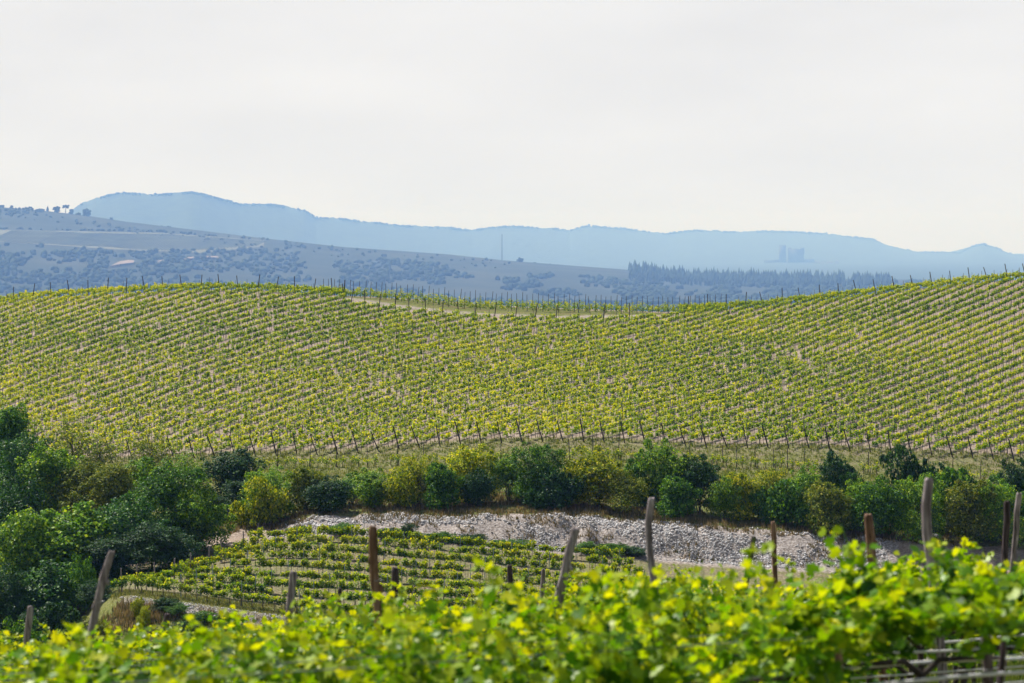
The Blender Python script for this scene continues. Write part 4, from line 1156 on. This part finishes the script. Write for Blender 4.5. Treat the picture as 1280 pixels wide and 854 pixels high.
for r, y0 in enumerate(frow_y):
    x = -.188 * y0 + g.uniform(0, .3)
    x = -.188 * (y0 + ROWM * x) + (.0 if r else .25)
    nth = 0
    while x < .225 * (y0 + ROWM * x):
        Y = y0 + ROWM * x; z = gz(x, Y)
        pxx = 640 + F * x / Y
        hi = pxx > 1070 and r <= 3
        vi = int(g.integers(5, 7)) if hi else int(g.integers(0, 5))
        e = empty("grapevine", (x, Y, z), math.atan(ROWM) + (math.pi if g.uniform() < .5 else 0) + g.normal() * .08)
        hs = g.uniform(.9, 1.07) * (np.interp(pxx, [0, 60, 200, 400, 700, 820, 900, 1000, 1280], [.85, .90, .91, .96, .99, 1.09, 1.02, .95, .95]))
        e.scale = (1, 1, hs)
        tag(e, (f"blurred lime green grapevine, {ORDN[nth]} from the left in the {NROW[r]} row from the camera" if r < 6 else f"blurred lime green grapevine far back in the {NROW[r]} row from the camera"), "grapevine", f"vines of the {NROW[r]} row in the foreground")
        for nm, me in zip(("foliage", "shoots", "trunk", "cordon"), FV[vi]):
            o = link(nm, me, e)
            if nm in ("foliage", "shoots"): o["kind"] = "stuff"
        if r < 3:
            for q in range(22):
                lo = link("leaf", LEAFM[int(g.integers(0, 5))], e); nleafobj += 1
                lo.location = (g.uniform(-.55, .55), g.normal(0, .16) , g.uniform(1.38 if hi else 1.05, 1.6 if hi else 1.52))
                lo.rotation_euler = (g.uniform(-1.0, 1.0), g.uniform(-.8, .8), g.uniform(0, 6.28)); sc_ = g.uniform(.45, .78); lo.scale = (sc_, sc_, sc_)
        nf += 1; nth += 1
        x += 1.04 + g.normal() * .04
    # drip pipe and wires of this row
    if r < 7:
        xa, xb = -.21 * y0, .24 * y0 * 1.07
        xs = np.linspace(xa, xb, 24)
        P = [(x_, y0 + ROWM * x_ + .04, gz(x_, y0 + ROWM * x_) + .93 + .012 * math.sin(x_ * 3)) for x_ in xs]
        b = MB(); tube(b, P, .011, 7)
        tag(link("irrigation_pipe", b.mesh("irrigation_pipe", [M['pipe']], True)), f"grey irrigation pipe strung low along the {NROW[r]} row of near vines", "pipe", None)
        for hz_, nmw in ((1.22, "middle"), (.78, "lowest")):
            P = [(x_, y0 + ROWM * x_ - .03, gz(x_, y0 + ROWM * x_) + hz_) for x_ in xs]
            b = MB(); tube(b, P, .0035 if hz_ > 1 else .007, 5)
            tag(link("trellis_wire", b.mesh("trellis_wire", [M['wire'] if hz_ > 1 else M['pipe']], True)), f"{nmw} steel wire of the {NROW[r]} row of near vines", "wire")
print("near vines", nf, "leaf objects", nleafobj, "terrace individuals", nind)

# near posts: (top px, top py, lower px, lower py, width px, Y, material, bend px, label, radius factor top)
NEARPOSTS = [
 (38, 760, 28, 854, 8, 29.5, 'post_grey', 0, "thin grey leaning post nearest the lower left corner"),
 (139, 692, 100, 854, 11, 22, 'post_grey', 3, "long grey post leaning right with a knot half way down, lower left"),
 (209, 769, 206, 800, 7, 34, 'post_dark', 0, "short dark stub barely above the vines right of the long leaning post"),
 (367, 717, 361, 775, 9.5, 29, 'post_grey', 0, "pale grey post above the vines left of the tall brown post"),
 (425, 737, 423, 775, 5, 40, 'post_dark', 0, "very small dark post between the pale grey and the tall brown post"),
 (466, 662, 479, 854, 13, 21, 'post_brown', 2, "tall warm brown post standing over the vines in front of the terrace"),
 (494, 712, 492, 780, 8.5, 31, 'post_dark', 0, "blackish post immediately right of the tall brown post"),
 (637, 708, 640, 772, 6, 40, 'post_dark', 0, "thin dark post left of the thick leaning post"),
 (679, 713, 678, 760, 5, 45, 'post_grey', 0, "tiny grey post tip beside the thick leaning post"),
 (719, 663, 692, 785, 11.5, 23, 'post_grey', 2, "thick post with dark split leaning right, before the gravel bank"),
 (814, 625, 819, 730, 9, 25, 'post_grey', 5, "crooked bent post in front of the white rubble"),
 (942, 673, 934, 720, 7, 34, 'post_dark', 0, "short dark post leaning right in front of the rubble"),
 (966, 654, 969, 725, 6.5, 36, 'post_brown', 0, "slim brown post next to the short dark leaning one"),
 (1085, 646, 1096, 760, 10.5, 25, 'post_brown', 0, "brown flat topped post second from the tallest, leaning left"),
 (1161, 601, 1171, 800, 12.5, 20.5, 'post_grey', 5, "tallest grey purple post with knotty right side"),
 (1259, 629, 1256, 700, 8.5, 30, 'post_dark', 0, "dark post of the crossing pair at the right edge"),
 (1274, 618, 1266, 700, 7, 33, 'post_grey', 0, "pale post of the crossing pair at the right edge"),
 (1046, 786, 1049, 840, 10, 15.5, 'post_brown', 0, "brown stub sunk among the leaves right of centre"),
 (1232, 785, 1236, 870, 13, 13.9, 'post_dark', 0, "black post under the leaves in the gap, left one of two"),
 (1255, 790, 1250, 870, 8, 14.1, 'post_dark', 0, "black post under the leaves in the gap, right one of two"),
]
for i, (tx, ty_, bx, by, w, Y, mt, bend, lab) in enumerate(NEARPOSTS):
    g = np.random.default_rng(700 + i)
    T_ = pt(tx, ty_, Y)
    slope = (bx - tx) / (by - ty_)
    # follow the lean down to the ground
    gy = 0.0
    z = T_[2]; x = T_[0]
    for _ in range(40):
        h = z - gz(x, Y) ; 
        if h <= 0: break
        z -= .06; x += slope * .06
    basep = np.array([x, Y, gz(x, Y)]); r = w / F * Y / 2
    dv = T_ - basep; n = 12
    tt = np.linspace(-.06, 1, n)
    P = basep + dv * tt[:, None] - basep
    P[:, 0] += bend / F * Y * np.sin(np.clip(tt, 0, 1) * np.pi * 1.7) * 1.0 + g.normal(0, r * .10, n)
    P[:, 1] += g.normal(0, r * .2, n)
    P[-1] = dv
    rad = r * (1 + g.normal(0, .05, n)); rad[-1] *= .93
    b = MB(); tube(b, P, rad, 12, 0, .5, .07, g, cap=False)
    # uneven sawn or split top
    a = np.linspace(0, 2 * np.pi, 12, endpoint=False)
    base_ring = b.v[0][-12:].astype(float)
    up = norm(P[-1] - P[-2])
    ring = dv + (base_ring - dv) * .8 + up * r * (.35 + .45 * g.uniform(size=(12, 1)))
    topv = np.concatenate([base_ring, ring, [dv + up * r * .5]])
    b.add(topv, [[k, (k + 1) % 12, 12 + (k + 1) % 12, 12 + k] for k in range(12)], 0); b.add(topv, [[12 + k, 12 + (k + 1) % 12, 24] for k in range(12)], 0)
    if w >= 10:   # knots
        for _ in range(3):
            q = g.uniform(.45, .92); pk = dv * q; d = norm(np.array([g.choice([-1, 1]) * 1.0, -.4, .1]))
            v, f = ICO2; b.add(v * g.uniform(.8, 1.2, (len(v), 1)) * r * [.5, .5, .9] + pk + d * r * .85, f, 0)
    if i == 1:
        q = .52; pk = dv * q; tube(b, [pk, pk + [-.12, -.02, .03], pk + [-.16, -.02, .1]], [r * .7, r * .5, r * .3], 8, 0)
    e = empty("vineyard_post", basep); tag(e, lab, "post", "old wooden posts among the near vines")
    link("wooden_stake", b.mesh("wooden_stake", [M[mt]], True), e)
    if w >= 9:
        b = MB()
        for q in (.55, .8):
            a = np.linspace(0, 2 * np.pi, 13); pk = dv * q
            tube(b, [(pk[0] + math.cos(t) * r * 1.12, pk[1] + math.sin(t) * r * 1.12, pk[2]) for t in a], .003, 4, cap=False)
        link("wire_tie", b.mesh("wire_tie", [M['wire']]), e)

# ------------------------------------------------------------------ haze
b = MB(); box(b, -10400, 10400, -60, 41500, -242, 420)
m, n, out = newmat("haze_air")
pv = N(n, "ShaderNodeVolumePrincipled")
pv.inputs["Color"].default_value = (*HAZE_COLOR, 1); pv.inputs["Density"].default_value = HAZE_DENSITY; pv.inputs["Anisotropy"].default_value = HAZE_ANISO; pv.inputs["Absorption Color"].default_value = (1, 1, 1, 1)
n.links.new(pv.outputs[0], out.inputs["Volume"])
tag(link("haze", b.mesh("haze", [m])), "pale blue haze filling the air over the valley and hills", kind='stuff')
